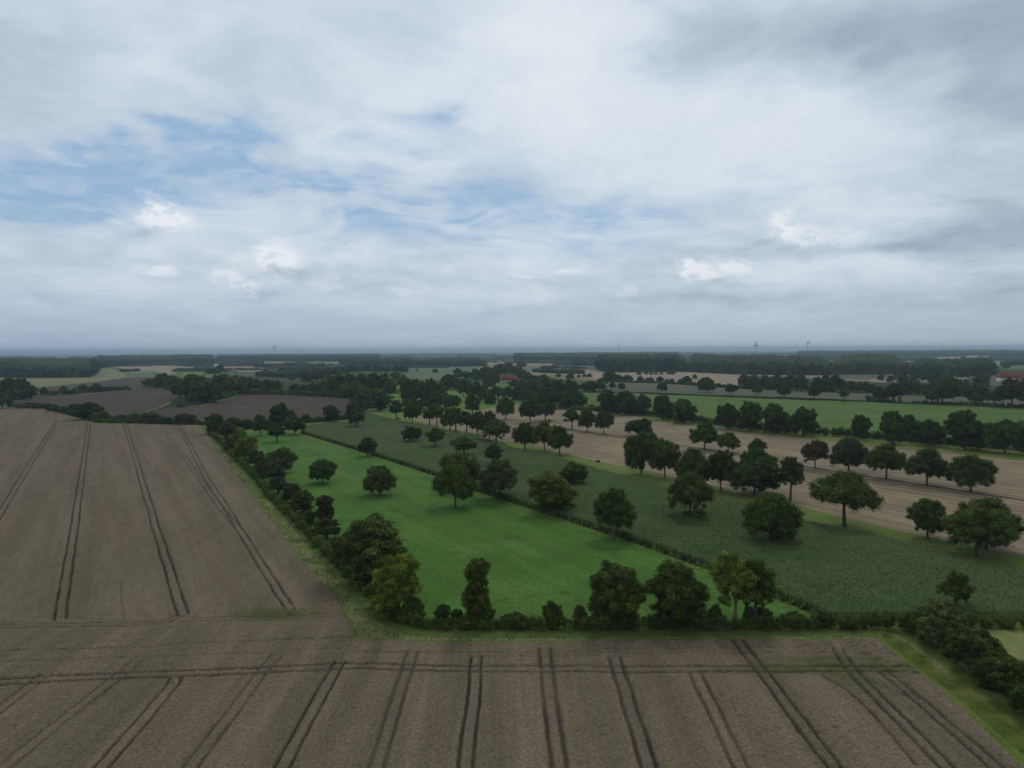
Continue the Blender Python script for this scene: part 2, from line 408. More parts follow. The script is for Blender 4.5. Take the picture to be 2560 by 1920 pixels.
sheet("far_field", [(310, 926), (387, 928), (420, 940), (400, 945), (325, 943)], .09, M_midgreen, "mid green field beside the dark strip")
sheet("far_pasture", [(459, 928), (512, 926), (512, 938), (546, 936), (546, 941), (450, 942)], .12, M_pastfar, "small vivid green field by the left farm")
sheet("far_stubble", [(541, 908), (640, 903), (758, 902), (740, 912), (718, 928), (595, 930), (559, 919)], .06, M_beige, "pink beige stubble behind the left farm")
sheet("far_field", [(1002, 919), (1120, 916), (1207, 917), (1180, 930), (1089, 952), (1009, 944)], .06, M_midgreen, "pale green field behind the park trees")
sheet("far_pasture", [(965, 952), (1010, 952), (1010, 975), (965, 975)], .12, M_pastfar, "bright gap of pasture between far tree groups")
sheet("park_pasture", [(950, 1010), (968, 986), (1010, 984), (1040, 968), (1150, 958), (1260, 952), (1330, 985), (1300, 1004), (1243, 1018), (1168, 1031), (1003, 1044.5), (950, 1034)], .06, M_pastfar, "bright pasture under the park trees", .4)
sheet("far_stubble", [(1248, 902), (1300, 900), (1480, 903), (1489, 915), (1430, 916), (1300, 912), (1240, 912)], .06, M_beige, "pale stubble before the middle wood")
sheet("far_field", [(1290, 918), (1480, 915), (1492, 924), (1310, 928)], .1, M_midgreen, "narrow green strip before the middle wood")
sheet("far_stubble", [(1395, 931), (1500, 927), (1560, 934), (1560, 946), (1400, 938)], .06, M_beige, "pale strip with scattered trees")
sheet("far_field", [(2080, 936), (2200, 934), (2240, 940), (2200, 950), (2090, 948)], .06, M_greygreen, "grey green field before the right wood")
sheet("far_stubble", [(2176, 947), (2222, 946), (2230, 955), (2178, 955)], .1, M_beige, "small pale patch before the right wood")
sheet("far_field", [(2470, 911), (2700, 906), (2700, 922), (2520, 922)], .06, M_midgreen, "green field right of the right wood")
sheet("far_field", [(2418, 936), (2520, 934), (2520, 965), (2420, 962)], .06, M_greygreen, "grey green field left of the red roofed farm")
STUB = [(998, 1044), (1168, 1030.5), (1243, 1017.5), (1293, 1012), (1394, 1022), (1520, 1030), (1597, 1040), (1671, 1054), (1732, 1060), (1874, 1078), (2077, 1098),
        (2151, 1109), (2354, 1127), (2556, 1147), (3000, 1185), (3000, 1490), (2560, 1392), (2441, 1367), (2209, 1318), (2007, 1269), (1874, 1237), (1642, 1181),
        (1570, 1170), (1498, 1154), (1423, 1138), (1322, 1112), (1249, 1101), (1134, 1073), (1061, 1057)]
_a = at(2018, 1167); _b = at(2560, 1251); ANG_S = math.atan2(_b.y - _a.y, _b.x - _a.x)
def stubble_material():
    m = M_stub; t = m.node_tree; b = t.nodes['Principled BSDF']
    src = b.inputs['Base Color'].links[0].from_socket
    g_ = t.nodes.new("ShaderNodeNewGeometry").outputs['Position']
    mp = t.nodes.new("ShaderNodeMapping"); mp.vector_type = 'TEXTURE'; mp.inputs['Rotation'].default_value = (0, 0, ANG_S); mp.inputs['Scale'].default_value = (26, 1, 1)
    t.links.new(g_, mp.inputs[0])
    n = noise(mp.outputs[0], .30, 4, .6, .2, tree=t)
    c = vmth('SCALE', src, s=mapr(n, .34, .66, .74, 1.16, 'LINEAR', tree=t), tree=t).outputs[0]
    wv_ = t.nodes.new("ShaderNodeTexWave"); wv_.wave_type = 'BANDS'; wv_.bands_direction = 'Y'; wv_.inputs['Scale'].default_value = .045; wv_.inputs['Distortion'].default_value = 2.2; wv_.inputs['Detail'].default_value = 2
    wv_.inputs['Detail Scale'].default_value = .4
    t.links.new(mp.outputs[0], wv_.inputs['Vector'])
    c = vmth('SCALE', c, s=mapr(wv_.outputs[1], .0, .35, .80, 1.03, tree=t), tree=t).outputs[0]
    t.links.new(c, b.inputs['Base Color'])
stubble_material()
sheet("stubble_field", STUB, .05, M_stub, "pale harvested stubble field with rows of trees", .3)
def strip(name, pts, wid, z, m, label):
    P = [at(x, y) for x, y in pts]; V = []; Fq = []
    for i, p in enumerate(P):
        a = P[max(0, i - 1)]; b = P[min(len(P) - 1, i + 1)]; d = (b - a).normalized(); n_ = Vector((-d.y, d.x, 0))
        V += [p + n_ * wid / 2 + Vector((0, 0, z)), p - n_ * wid / 2 + Vector((0, 0, z))]
        if i: k = 2 * i; Fq.append((k - 2, k - 1, k + 1, k))
    o = link(name, mesh_np(name, V, Fq, None, [m])); return tag(o, label, None, None, 'structure')
M_vergebrown = mat("brown_verge", (.055, .055, .030), (.09, .080, .045), .2, 4, fine=.2, fine_scale=1.0)
strip("verge", [(1243, 1048), (1300, 1053), (1336, 1057), (1429, 1075), (1562, 1095), (1760, 1122), (2018, 1167), (2122, 1184), (2316, 1213), (2560, 1251), (2900, 1305)], 2.6, .09, M_vergebrown, "thin brown verge along the tree row in the stubble")
strip("verge", [(1500, 1033), (1597, 1040), (1671, 1056), (1732, 1062), (1874, 1080), (2077, 1101), (2151, 1111), (2354, 1130), (2560, 1150), (2900, 1180)], 7, .12, M_verge, "grass verge between stubble and far hedge")
strip("farm_track", [(-40, 1050), (0, 1022), (14, 1010), (36, 1003), (80, 998), (140, 993), (260, 983), (330, 975)], 4, .15, M_track, "pale farm track leading to the left edge")
strip("farm_track", [(362, 1031), (405, 1017), (428, 1005), (450, 1006)], 3.5, .15, M_track, "short pale track beside the copse")
strip("farm_track", [(500, 1016), (545, 1003), (600, 988), (628, 981)], 3.0, .15, M_verge, "grassy track along the right side of the copse")
strip("farm_track", [(1040, 1052), (1000, 1042), (960, 1038), (915, 1028)], 4, .15, M_dry, "pale grass track between crop and pasture")

# pale field at the far right, grass wedge, paths along the hedges
sheet("grass_field", [(2290, 1574), (2400, 1574), (2560, 1575), (2900, 1577), (2900, 1900), (2640, 1880), (2440, 1700), (2330, 1610)], .04, M_dry, "pale rough field behind the right hedge", .2)
WEDGE = [(2180, 1579), (2290, 1578), (2368, 1645), (2470, 1722), (2620, 1850), (2800, 1990), (2640, 1990), (2546, 1898), (2351, 1717), (2308, 1683), (2276, 1660), (2209, 1605), (2195, 1590)]
sheet("grass_path", [(x + (6 if i > 5 else 0), y) for i, (x, y) in enumerate(WEDGE)], .06, M_verge, "grass wedge beside the wheat at the right", .15)
strip("grass_path", [(505, 1066), (600, 1160), (700, 1262), (800, 1378), (880, 1468), (960, 1545), (1040, 1580), (1150, 1583), (1500, 1583), (1900, 1581), (2180, 1580)], 4.6, .09, M_path, "mown grass path between hedge and wheat")

# ------------------------------------------------------------------ wheat with tramlines
WHEAT = [(-900, 1010), (0, 1020), (29, 1021), (110, 1022.5), (145, 1031), (226, 1051), (246, 1059), (347, 1060), (498, 1063), (509, 1072), (566, 1150), (640, 1246), (700, 1325), (761, 1405),
         (843, 1492), (872, 1545), (888, 1592), (1074, 1603), (1280, 1603), (1540, 1599), (1830, 1596), (2036, 1597), (2195, 1596), (2209, 1605), (2240, 1632), (2276, 1660), (2308, 1683),
         (2351, 1717), (2450, 1808), (2546, 1898), (2700, 2040), (3200, 2600), (1280, 3300), (-900, 2600)]
PAIRS = [  # centre line of two wheel tracks, half gauge, depth, width
    ([(-180, 1912), (0, 1772), (73, 1717), (110, 1688)], 1.05, .8, .30), ([(-120, 2022), (20, 1910), (281, 1701), (342, 1654)], 1.05, .55, .36),
    ([(160, 2022), (252, 1920), (431, 1715), (441, 1694)], 1.05, .9, .32), ([(380, 2045), (476, 1920), (647, 1690), (692, 1638)], 1.05, .6, .36),
    ([(640, 2040), (704, 1920), (838, 1674), (850, 1654)], 1.05, 1, .30), ([(895, 2060), (938, 1920), (1014, 1680), (1031, 1629)], 1.05, .65, .38),
    ([(1151, 2060), (1165, 1920), (1189, 1688), (1192, 1641)], 1.05, 1, .32), ([(1415, 2060), (1397, 1920), (1369, 1688), (1362, 1622)], 1.1, .75, .42),
    ([(1666, 2060), (1622, 1920), (1550, 1692), (1537, 1645)], 1.1, .85, .38), ([(1922, 2060), (1854, 1920), (1790, 1790), (1747, 1703), (1740, 1682)], 1.05, .75, .38),
    ([(2192, 2060), (2087, 1920), (1910, 1686), (1844, 1600)], 1.05, .95, .33), ([(2369 + 139, 2060), (2369, 1920), (2139, 1688), (2093, 1622)], 1.0, .85, .36),
    ([(2600, 2018), (2470, 1902), (2307, 1758), (2213, 1684)], 1.0, .75, .30),
    ([(-150, 1708), (0, 1706), (70, 1702), (285, 1690.6), (488, 1684), (732, 1672), (831, 1668), (929, 1666.5), (1172, 1674), (1400, 1673), (1540, 1675), (1772, 1673.5), (1920, 1674), (2151, 1673), (2230, 1672), (2290, 1676)], 1.15, 1, .34),
    ([(-60, 1380), (0, 1283), (142, 1051)], 1.05, .95, .33), ([(148, 1550), (168, 1430), (188, 1300), (222, 1060)], 1.1, .95, .34),
    ([(457, 1538), (384, 1300), (312, 1058)], 1.1, .95, .34), ([(718, 1512), (650, 1406), (584, 1298), (518, 1199), (452, 1070)], 1.05, .9, .34),
    ([(600, 1327), (550, 1268), (463, 1147), (411, 1075)], 1.0, .75, .34),
    ([(0, 1568), (110, 1565), (200, 1563), (360, 1561), (420, 1553), (448, 1538)], 1.0, .75, .26), ([(455, 1551), (600, 1548), (700, 1547), (850, 1538)], 1.0, .55, .26),
    ([(718, 1510), (727, 1524), (715, 1537), (690, 1546), (610, 1548)], 1.0, .6, .28),
    ([(437, 1700), (445, 1710), (470, 1705), (520, 1690)], .8, .3, .3)]
LINES = [([(2291, 1913), (2225, 1835), (2159, 1762), (2110, 1720), (2060, 1692)], .7, .3), ([(0, 1109), (84, 1031)], .6, .3), ([(0, 1627), (260, 1621), (520, 1608), (900, 1593)], .6, .24),
         ([(0, 1654), (488, 1640), (854, 1623)], .5, .22), ([(301, 1455), (305, 1515), (307, 1544)], .5, .14), ([(880, 1631), (1200, 1632), (1700, 1633), (2230, 1634)], .6, .22),
         ([(1180, 1643), (1440, 1643), (1600, 1640)], .5, .22), ([(1500, 1622), (1720, 1620), (2190, 1617)], .5, .22), ([(480, 1420), (493, 1490)], .3, .16), ([(50, 1457), (290, 1424)], .25, .3),
         ([(1795, 1745), (1802, 1758)], .4, .2), ([(1826, 1750), (1838, 1778)], .4, .16), ([(838, 1604), (856, 1630), (852, 1655)], .3, .2), ([(2076, 1620), (2120, 1655)], .3, .2),
         ([(2180, 1706), (2262, 1740)], .4, .3), ([(2250, 1705), (2300, 1750)], .55, .25)]
def build_wheat():
    poly = poly_w(WHEAT, .6)
    nt_ = 1500; ts = np.linspace(-1.02, 1.02, nt_)
    ys = [62.0]
    while ys[-1] < 860: ys.append(ys[-1] * 1.0026)
    ys = np.array(ys); nr = len(ys)
    X = ys[:, None] * ts[None, :]; Y = np.repeat(ys[:, None], nt_, 1)
    P = np.stack([X.ravel(), Y.ravel()], 1)
    ins = inside(P, poly)
    idx = np.nonzero(ins)[0]; Q = P[idx]
    dip = np.zeros(len(Q))
    # wobble so that no track is ruled
    wob = np.stack([(vnoise(Q[:, 0] / 7, Q[:, 1] / 7, 3) - .5) * .32 + (vnoise(Q[:, 0] / 1.7, Q[:, 1] / 1.7, 13) - .5) * .16,
                    (vnoise(Q[:, 0] / 7, Q[:, 1] / 7, 4) - .5) * .32 + (vnoise(Q[:, 0] / 1.7, Q[:, 1] / 1.7, 14) - .5) * .16], 1)
    Qw = Q + wob
    def stamp(pl, depth, wid):
        nonlocal dip
        for (a, b) in zip(pl[:-1], pl[1:]):
            a = np.array(a); b = np.array(b); mg = 2.0
            sel = np.nonzero((Q[:, 0] > min(a[0], b[0]) - mg) & (Q[:, 0] < max(a[0], b[0]) + mg) & (Q[:, 1] > min(a[1], b[1]) - mg) & (Q[:, 1] < max(a[1], b[1]) + mg))[0]
            if not len(sel): continue
            ab = b - a; R = Qw[sel] - a
            t = np.clip(R @ ab / (ab @ ab), 0, 1); D = R - t[:, None] * ab; d = np.hypot(D[:, 0], D[:, 1])
            ww = np.maximum(wid, Q[sel, 1] * .0009)
            v = depth * np.clip((ww * 1.25 - d) / (ww * .9), 0, 1) * (.7 + .45 * vnoise(Q[sel, 0] / 5, Q[sel, 1] / 5, 31))
            dip[sel] = np.maximum(dip[sel], v)
    def dens(pl):
        o = [];
        for (a, b) in zip(pl[:-1], pl[1:]):
            n = max(1, int(math.dist(a, b) / 12))
            o += [tuple(a[i] + (b[i] - a[i]) * k / n for i in (0, 1)) for k in range(n)]
        return o + [pl[-1]]
    for pts, hg, depth, wid in PAIRS:
        pl = poly_w(pts, .6)
        for s in (-1, 1):
            off = []
            for i, p in enumerate(pl):
                a = np.array(pl[max(0, i - 1)]); b = np.array(pl[min(len(pl) - 1, i + 1)]); d = (b - a) / np.linalg.norm(b - a)
                off.append((p[0] - d[1] * hg * s, p[1] + d[0] * hg * s))
            stamp(dens(off), depth, wid)
    for pts, depth, wid in LINES: stamp(dens(poly_w(pts, .6)), depth, wid)
    vn = lambda s, k: vnoise(Q[:, 0] / s, Q[:, 1] / s, k)
    # lodged swirls: ridges of laid straw, strongest in the headland and at the right
    lodge = np.clip(vn(22, 5) * 1.6 - .55, 0, 1) * (.35 + .65 * np.clip((Q[:, 0] - 10) / 60, 0, 1)) + .25 * (np.abs(Q[:, 1] - 138) < 12)
    lodge *= np.clip((330 - Q[:, 1]) / 120, 0, 1)
    ax = Q[:, 0] + 3.5 * (vn(9, 6) - .5) * 2; ay = Q[:, 1] + 3.5 * (vn(9, 7) - .5) * 2
    rid = vnoise(ax * .35 + ay * .25, (ay - ax * .5) * 1.15, 8)
    z = .78 + (vn(1.1, 1) - .5) * .12 + (vn(.45, 2) - .5) * .13 + (vn(4, 9) - .5) * .10 + lodge * (rid - .5) * .55
    z = z - dip * .66 * (0.78 + .22 * vn(.8, 11))
    ed = edge_dist(Q, poly)
    z *= np.clip(ed / .6 + .05, 0, 1)
    vid = np.full(len(P), -1, np.int64); vid[idx] = np.arange(len(idx))
    G = vid.reshape(nr, nt_)
    q = np.stack([G[:-1, :-1], G[:-1, 1:], G[1:, 1:], G[1:, :-1]], -1).reshape(-1, 4)
    q = q[(q >= 0).all(1)]
    V = np.column_stack([Q, z])
    # material
    m = bpy.data.materials.new("ripe_wheat"); m.use_nodes = True; t = m.node_tree
    b = t.nodes['Principled BSDF']; b.inputs['Roughness'].default_value = 1; b.inputs['Specular IOR Level'].default_value = .05
    g_ = t.nodes.new("ShaderNodeNewGeometry").outputs['Position']
    def drill(angle):
        q = t.nodes.new("ShaderNodeMapping"); q.vector_type = 'TEXTURE'; q.inputs['Rotation'].default_value = (0, 0, angle); q.inputs['Scale'].default_value = (18, 1, 1)
        t.links.new(g_, q.inputs[0]); return q.outputs[0]
    a0 = at(1165, 1920); b0 = at(1189, 1688); a1 = at(384, 1300); b1 = at(312, 1060)
    sy_ = t.nodes.new("ShaderNodeSeparateXYZ"); t.links.new(g_, sy_.inputs[0])
    gd = mixc(mapr(sy_.outputs[1], 146, 152, tree=t), drill(math.atan2(b0.y - a0.y, b0.x - a0.x)), drill(math.atan2(b1.y - a1.y, b1.x - a1.x)), tree=t)
    c = mixc(mapr(noise(gd, .14, 5, .6, .3, tree=t), .35, .66, tree=t), WH_A, WH_B, tree=t)
    c = mixc(mapr(noise(gd, .10, 4, .6, .2, tree=t), .52, .72, 0, .55, tree=t), c, WH_RED, tree=t)
    c = mixc(mapr(noise(gd, .085, 3, .6, .2, tree=t), .54, .70, 0, .55, tree=t), c, WH_GRN, tree=t)
    c = vmth('SCALE', c, s=mapr(noise(gd, .9, 3, .6, tree=t), .3, .7, .93, 1.07, 'LINEAR', tree=t), tree=t).outputs[0]
    a_ = at(1165, 1920); b_ = at(1189, 1688); ang = math.atan2(b_.y - a_.y, b_.x - a_.x)
    mp = t.nodes.new("ShaderNodeMapping"); mp.vector_type = 'TEXTURE'; mp.inputs['Rotation'].default_value = (0, 0, ang); mp.inputs['Scale'].default_value = (18, 1, 1)
    t.links.new(g_, mp.inputs[0])
    c = vmth('SCALE', c, s=mapr(noise(mp.outputs[0], .22, 4, .6, tree=t), .3, .7, .90, 1.10, 'LINEAR', tree=t), tree=t).outputs[0]
    # ears and straw, coarse grain
    c = vmth('SCALE', c, s=mapr(noise(g_, 2.4, 3, .75, .4, tree=t), .32, .70, .58, 1.46, 'LINEAR', tree=t), tree=t).outputs[0]
    mp2 = t.nodes.new("ShaderNodeMapping"); mp2.vector_type = 'TEXTURE'; mp2.inputs['Rotation'].default_value = (0, 0, .5); mp2.inputs['Scale'].default_value = (3.2, .7, 1)
    t.links.new(g_, mp2.inputs[0])
    c = vmth('SCALE', c, s=mapr(noise(mp2.outputs[0], 1.0, 4, .6, 2.5, tree=t), .35, .68, .85, 1.18, 'LINEAR', tree=t), tree=t).outputs[0]
    tr = t.nodes.new("ShaderNodeAttribute"); tr.attribute_name = 'track'
    c = mixc(mapr(tr.outputs['Fac'], .12, .9, 0, .85, 'LINEAR', tree=t), c, (.050, .041, .032), tree=t)
    gr = t.nodes.new("ShaderNodeAttribute"); gr.attribute_name = 'weeds'
    c = mixc(gr.outputs['Fac'], c, (.07, .10, .03), tree=t)
    t.links.new(c, b.inputs['Base Color'])
    bp = t.nodes.new("ShaderNodeBump"); bp.inputs['Distance'].default_value = .14
    t.links.new(noise(g_, 3.0, 4, .7, tree=t), bp.inputs['Height']); t.links.new(bp.outputs[0], b.inputs['Normal'])
    weeds = np.zeros(len(Q))
    for (x_, y_, rx, ry, am) in [(690, 1543, 9, 4, .75), (2100, 1682, 22, 2.6, .6), (2080, 1660, 14, 1.8, .5), (1240, 1604, 40, 1.5, .4), (60, 1480, 30, 60, .16), (260, 1450, 16, 40, .16), (2139, 1700, 5, 6, .45), (640, 1385, 4, 30, .12)]:
        p = at(x_, y_); e_ = np.hypot((Q[:, 0] - p.x) / rx, (Q[:, 1] - p.y) / ry)
        weeds = np.maximum(weeds, am * np.clip(1.4 - e_, 0, 1) * (.5 + vn(1.5, 21)))
    me = mesh_np("wheat_field", V, q, None, [m], True, {'track': dip, 'weeds': np.clip(weeds, 0, 1)})
    o = link("wheat_field", me)
    tag(o, "brown ripe wheat field with tractor tramlines", None, None, 'structure')
    back = link("wheat_field", mesh_np("wheat_near", [(-400, -300, .7), (400, -300, .7), (400, 20, .7), (64, 62.2, .7), (-64, 62.2, .7), (-400, 20, .7)], None, [(0, 1, 2), (0, 2, 3), (0, 3, 4), (0, 4, 5)], [m]))
    tag(back, "wheat below and behind the viewpoint", None, None, 'structure')
WH_GRN = (.135, .130, .078)
WH_A, WH_B, WH_RED = (.150, .128, .088), (.200, .166, .118), (.215, .150, .112)
build_wheat()

# ------------------------------------------------------------------ maize and tall grass
M_maize = mat("maize_leaves", (.068, .122, .034), (.092, .148, .045), .06, 4, c3=(.115, .140, .064), scale3=.012, fine=.14, fine_scale=1.3, attr_tone='tone', transl=.15)
def blades(P, h, wid, spread, rng, nper=4, base=.5):
    """upright tapering leaves, nper per plant"""
    n = len(P); P = np.repeat(P, nper, 0); h = np.repeat(h, nper); k = len(P)
    a = rng.uniform(0, 2 * np.pi, k); ln = rng.uniform(.2, 1, k) * spread
    c = np.column_stack([np.cos(a), np.sin(a)]); p = np.column_stack([-c[:, 1], c[:, 0]])
    wd = wid * rng.uniform(.7, 1.3, k)
    z0 = h * base; z1 = h * rng.uniform(.88, 1.1, k)
    A = np.column_stack([P + p * wd[:, None] / 2, z0]); B = np.column_stack([P - p * wd[:, None] / 2, z0])
    C_ = np.column_stack([P + c * ln[:, None], z1])
    V = np.stack([A, B, C_], 1).reshape(-1, 3)
    return V, np.arange(len(V)).reshape(-1, 3), np.repeat(rng.uniform(.72, 1.28, k), 3)

MAIZE = poly_w([(757, 1068), (755, 1084), (920, 1134), (1096, 1192), (1190, 1227), (1425, 1303), (1613, 1366), (1772, 1424), (1920, 1486), (2050, 1541),
                (2065, 1556), (2300, 1556), (2560, 1552), (3000, 1552)]) + poly_w([(3000, 1520), (2560, 1419), (2441, 1393), (2296, 1356), (2151, 1327), (2015, 1298),
                (1845, 1254), (1700, 1225), (1570, 1190), (1498, 1170), (1394, 1140), (1304, 1124), (1235, 1102), (1134, 1078), (1047, 1058), (1003, 1052), (920, 1031), (873, 1053)], 1.9)
def build_maize():
    rng = np.random.default_rng(5); A = np.array(MAIZE); lo, hi = A.min(0), A.max(0)
    st = 1.3
    gx, gy = np.meshgrid(np.arange(lo[0], hi[0], st), np.arange(lo[1], hi[1], st)); P = np.column_stack([gx.ravel(), gy.ravel()])
    ins = inside(P, MAIZE); ed = edge_dist(P, MAIZE)
    ok = ins | (ed < st)
    z = np.where(ins, np.clip(ed / .5, 0, 1), 0) * (1.72 + .10 * vnoise(P[:, 0] / 2.2, P[:, 1] / 2.2, 1) + .2 * vnoise(P[:, 0] / 30, P[:, 1] / 30, 2))
    idx = np.full(len(P), -1); sel = np.nonzero(ok)[0]; idx[sel] = np.arange(len(sel)); G = idx.reshape(gx.shape)
    q = np.stack([G[:-1, :-1], G[:-1, 1:], G[1:, 1:], G[1:, :-1]], -1).reshape(-1, 4); q = q[(q >= 0).all(1)]
    V0 = np.column_stack([P[sel], z[sel]])
    n = 130000
    R = rng.uniform(0, 1, (n * 6, 2)) * (hi - lo) + lo
    R = R[inside(R, MAIZE)]
    pr = np.clip((230 / np.maximum(R[:, 1], 100)) ** 1.3, 0, 1); R = R[rng.uniform(0, 1, len(R)) < pr][:n]
    E = []
    for i in range(10):
        a, b = np.array(MAIZE[i]), np.array(MAIZE[i + 1]); k = int(np.linalg.norm(b - a) / .5)
        E.append(a + (b - a) * rng.uniform(0, 1, (k, 1)) + rng.normal(0, .25, (k, 2)))
    E = np.concatenate(E)
    V1, T1, t1 = blades(R, 1.72 + .4 * rng.uniform(0, 1, len(R)), .16, .26, rng, 4, .88)
    V2, T2, t2 = blades(E, 2.0 + .4 * rng.uniform(0, 1, len(E)), .35, .6, rng, 5, .05)
    V = np.concatenate([V0, V1, V2]); T = np.concatenate([T1 + len(V0), T2 + len(V0) + len(V1)])
    tone = np.concatenate([np.full(len(V0), .90), 1.0 + (t1 - 1.0) * .35, t2 * .9])
    o = link("maize_crop", mesh_np("maize_crop", V, q, T, [M_maize], False, {'tone': tone}))
    tag(o, "tall dark green maize crop filling the field beside the meadow", "crop", None, 'stuff')
build_maize()

M_tall = mat("tall_dry_grass", (.22, .285, .095), (.31, .345, .145), .3, 4, c3=(.11, .14, .045), scale3=.08, attr_tone='tone', transl=.2)
TALL = poly_w([(498, 1064), (509, 1073), (544, 1127), (616, 1225), (640, 1248), (700, 1327), (761, 1407), (843, 1494), (868, 1535), (888, 1592), (1074, 1602), (1280, 1602), (1540, 1598), (1830, 1595), (2036, 1596), (2195, 1595),
               (2180, 1589), (1830, 1589), (1280, 1589), (1130, 1589), (985, 1578), (905, 1529), (820, 1413), (724, 1300), (642, 1225), (565, 1127), (512, 1069)])
sheet("dry_grass_strip", TALL, .045, M_dry, "pale dry grass strip between wheat and path", world=True)
def build_tall(name, polys, n, h, label, m, seed, wid=.16, thr=.22):
    rng = np.random.default_rng(seed); Vs = []; Ts = []; tt = []; off = 0
    for poly in polys:
        A = np.array(poly); lo, hi = A.min(0), A.max(0)
        R = rng.uniform(0, 1, (n * 14, 2)) * (hi - lo) + lo; R = R[inside(R, poly)]
        R = R[vnoise(R[:, 0] / 3, R[:, 1] / 3, seed) > thr][:n]
        R = R[rng.uniform(0, 1, len(R)) < np.clip(260 / R[:, 1], .2, 1)]
        hh = h * (.5 + .8 * vnoise(R[:, 0] / 2, R[:, 1] / 2, 9)) * rng.uniform(.6, 1.1, len(R))
        V, T, t = blades(R, hh, wid, .35, rng, 4, 0.02); Vs.append(V); Ts.append(T + off); tt.append(t); off += len(V)
    o = link(name, mesh_np(name, np.concatenate(Vs), None, np.concatenate(Ts), [m], False, {'tone': np.concatenate(tt)}))
    tag(o, label, "grass", None, 'stuff')
strip("grass_path", [(2205, 1584), (2240, 1592), (2290, 1620), (2341, 1660), (2372, 1690)], 1.5, .10, M_streak, "pale dry streak on the grass wedge")
build_tall("tall_grass", [TALL], 42000, .6, "tall pale dry grass growing along the wheat edge", M_tall, 3, .12, .08)
M_green_tuft = mat("green_tufts", (.13, .20, .035), (.19, .24, .055), .3, 4, c3=(.30, .27, .13), scale3=.07, attr_tone='tone', transl=.2)
build_tall("grass_tufts", [poly_w([(2200, 1582), (2285, 1580), (2360, 1645), (2460, 1722), (2610, 1850), (2560, 1890), (2360, 1717), (2315, 1683), (2284, 1660), (2217, 1605)])], 14000, .16, "green grass tufts on the wedge right of the wheat", M_green_tuft, 4, .1, 0.0)

# ------------------------------------------------------------------ foliage
LEAF = {k: mat("leaves_" + k, a, b, .22, 4, fine=.22, fine_scale=1.1, attr_tone='tone', rnd=.16, transl=.12) for k, a, b in (
    ('dark', (.058, .094, .020), (.088, .132, .029)), ('mid', (.060, .106, .018), (.090, .140, .026)), ('olive', (.095, .130, .020), (.135, .168, .030)),
    ('light', (.115, .180, .028), (.160, .222, .042)), ('yellow', (.150, .215, .028), (.225, .275, .045)), ('rusty', (.092, .078, .030), (.072, .086, .026)),
    ('blue', (.056, .086, .032), (.080, .112, .042)), ('silver', (.095, .140, .042), (.135, .180, .060)))}
M_bark = mat("bark", (.070, .062, .052), (.115, .100, .082), 2.0, 4, fine=.2, fine_scale=6, rnd=.12)
M_barkpale = mat("pale_bark", (.17, .16, .13), (.23, .21, .17), 2.0, 4, fine=.2, fine_scale=6)

def ico(sub):
    import bmesh
    bm = bmesh.new(); bmesh.ops.create_icosphere(bm, subdivisions=sub, radius=1)
    V = np.array([v.co[:] for v in bm.verts]); T = np.array([[v.index for v in f.verts] for f in bm.faces]); bm.free(); return V, T
ICO1 = ico(1); ICO2 = ico(2)

def leaf_cloud(C_, R, per, size, rng, flat=1.0, lod=2):
    """leafy clumps: an uneven core plus many small leaf faces round each clump centre"""
    Vs = []; Ts = []; Qs = []; tone = []; off = 0
    IV, IT = ICO2 if lod > 1 else ICO1
    for c, r in zip(C_, R):
        tn = rng.uniform(.72, 1.28)
        jit = 1 + rng.uniform(-.22, .16, len(IV))
        V = c + IV * (r * .66 * jit)[:, None] * np.array([1, 1, flat])
        Vs.append(V); Ts.append(IT + off); off += len(V); tone += [np.full(len(V), tn * .85)]
    core = off
    Cn = np.array(C_); Rn = np.array(R)
    cnt = np.maximum(4, (per * (Rn / Rn.mean()) ** 2).astype(int))
    ci = np.repeat(np.arange(len(Cn)), cnt); k = len(ci)
    d = rng.normal(0, 1, (k, 3)); d[:, 2] = d[:, 2] * .9 + .25; d /= np.linalg.norm(d, axis=1)[:, None]
    p = Cn[ci] + d * (Rn[ci] * (.78 + .50 * rng.uniform(0, 1, k) ** 1.6))[:, None] * np.array([1, 1, flat])
    keep = np.ones(k, bool); size_k = None
    for s in range(0, k, 4000):
        D = np.linalg.norm(p[s:s + 4000, None, :] - Cn[None], axis=2); D[np.arange(D.shape[0]), ci[s:s + 4000]] = 1e9
        keep[s:s + 4000] = (D > Rn[None] * .72).all(1)
    p = p[keep]; d = d[keep]; ci = ci[keep]; k = len(p)
    n_ = d + rng.normal(0, .55, (k, 3)); n_ /= np.linalg.norm(n_, axis=1)[:, None]
    up = rng.normal(0, 1, (k, 3)); a = np.cross(n_, up); a /= np.linalg.norm(a, axis=1)[:, None]; b = np.cross(n_, a)
    s1 = (size * rng.uniform(.5, 1.25, k))[:, None]; s2 = (size * rng.uniform(.4, .9, k))[:, None]
    V = np.stack([p - a * s1, p - b * s2 * .8, p + a * s1, p + b * s2], 1).reshape(-1, 3)
    Q = np.arange(len(V)).reshape(-1, 4) + core
    ct = rng.uniform(.62, 1.42, len(Cn))
    tone.append(np.repeat(ct[ci] * rng.uniform(.68, 1.35, k), 4))
    return np.concatenate(Vs + [V]), Q, np.concatenate(Ts), np.concatenate(tone)

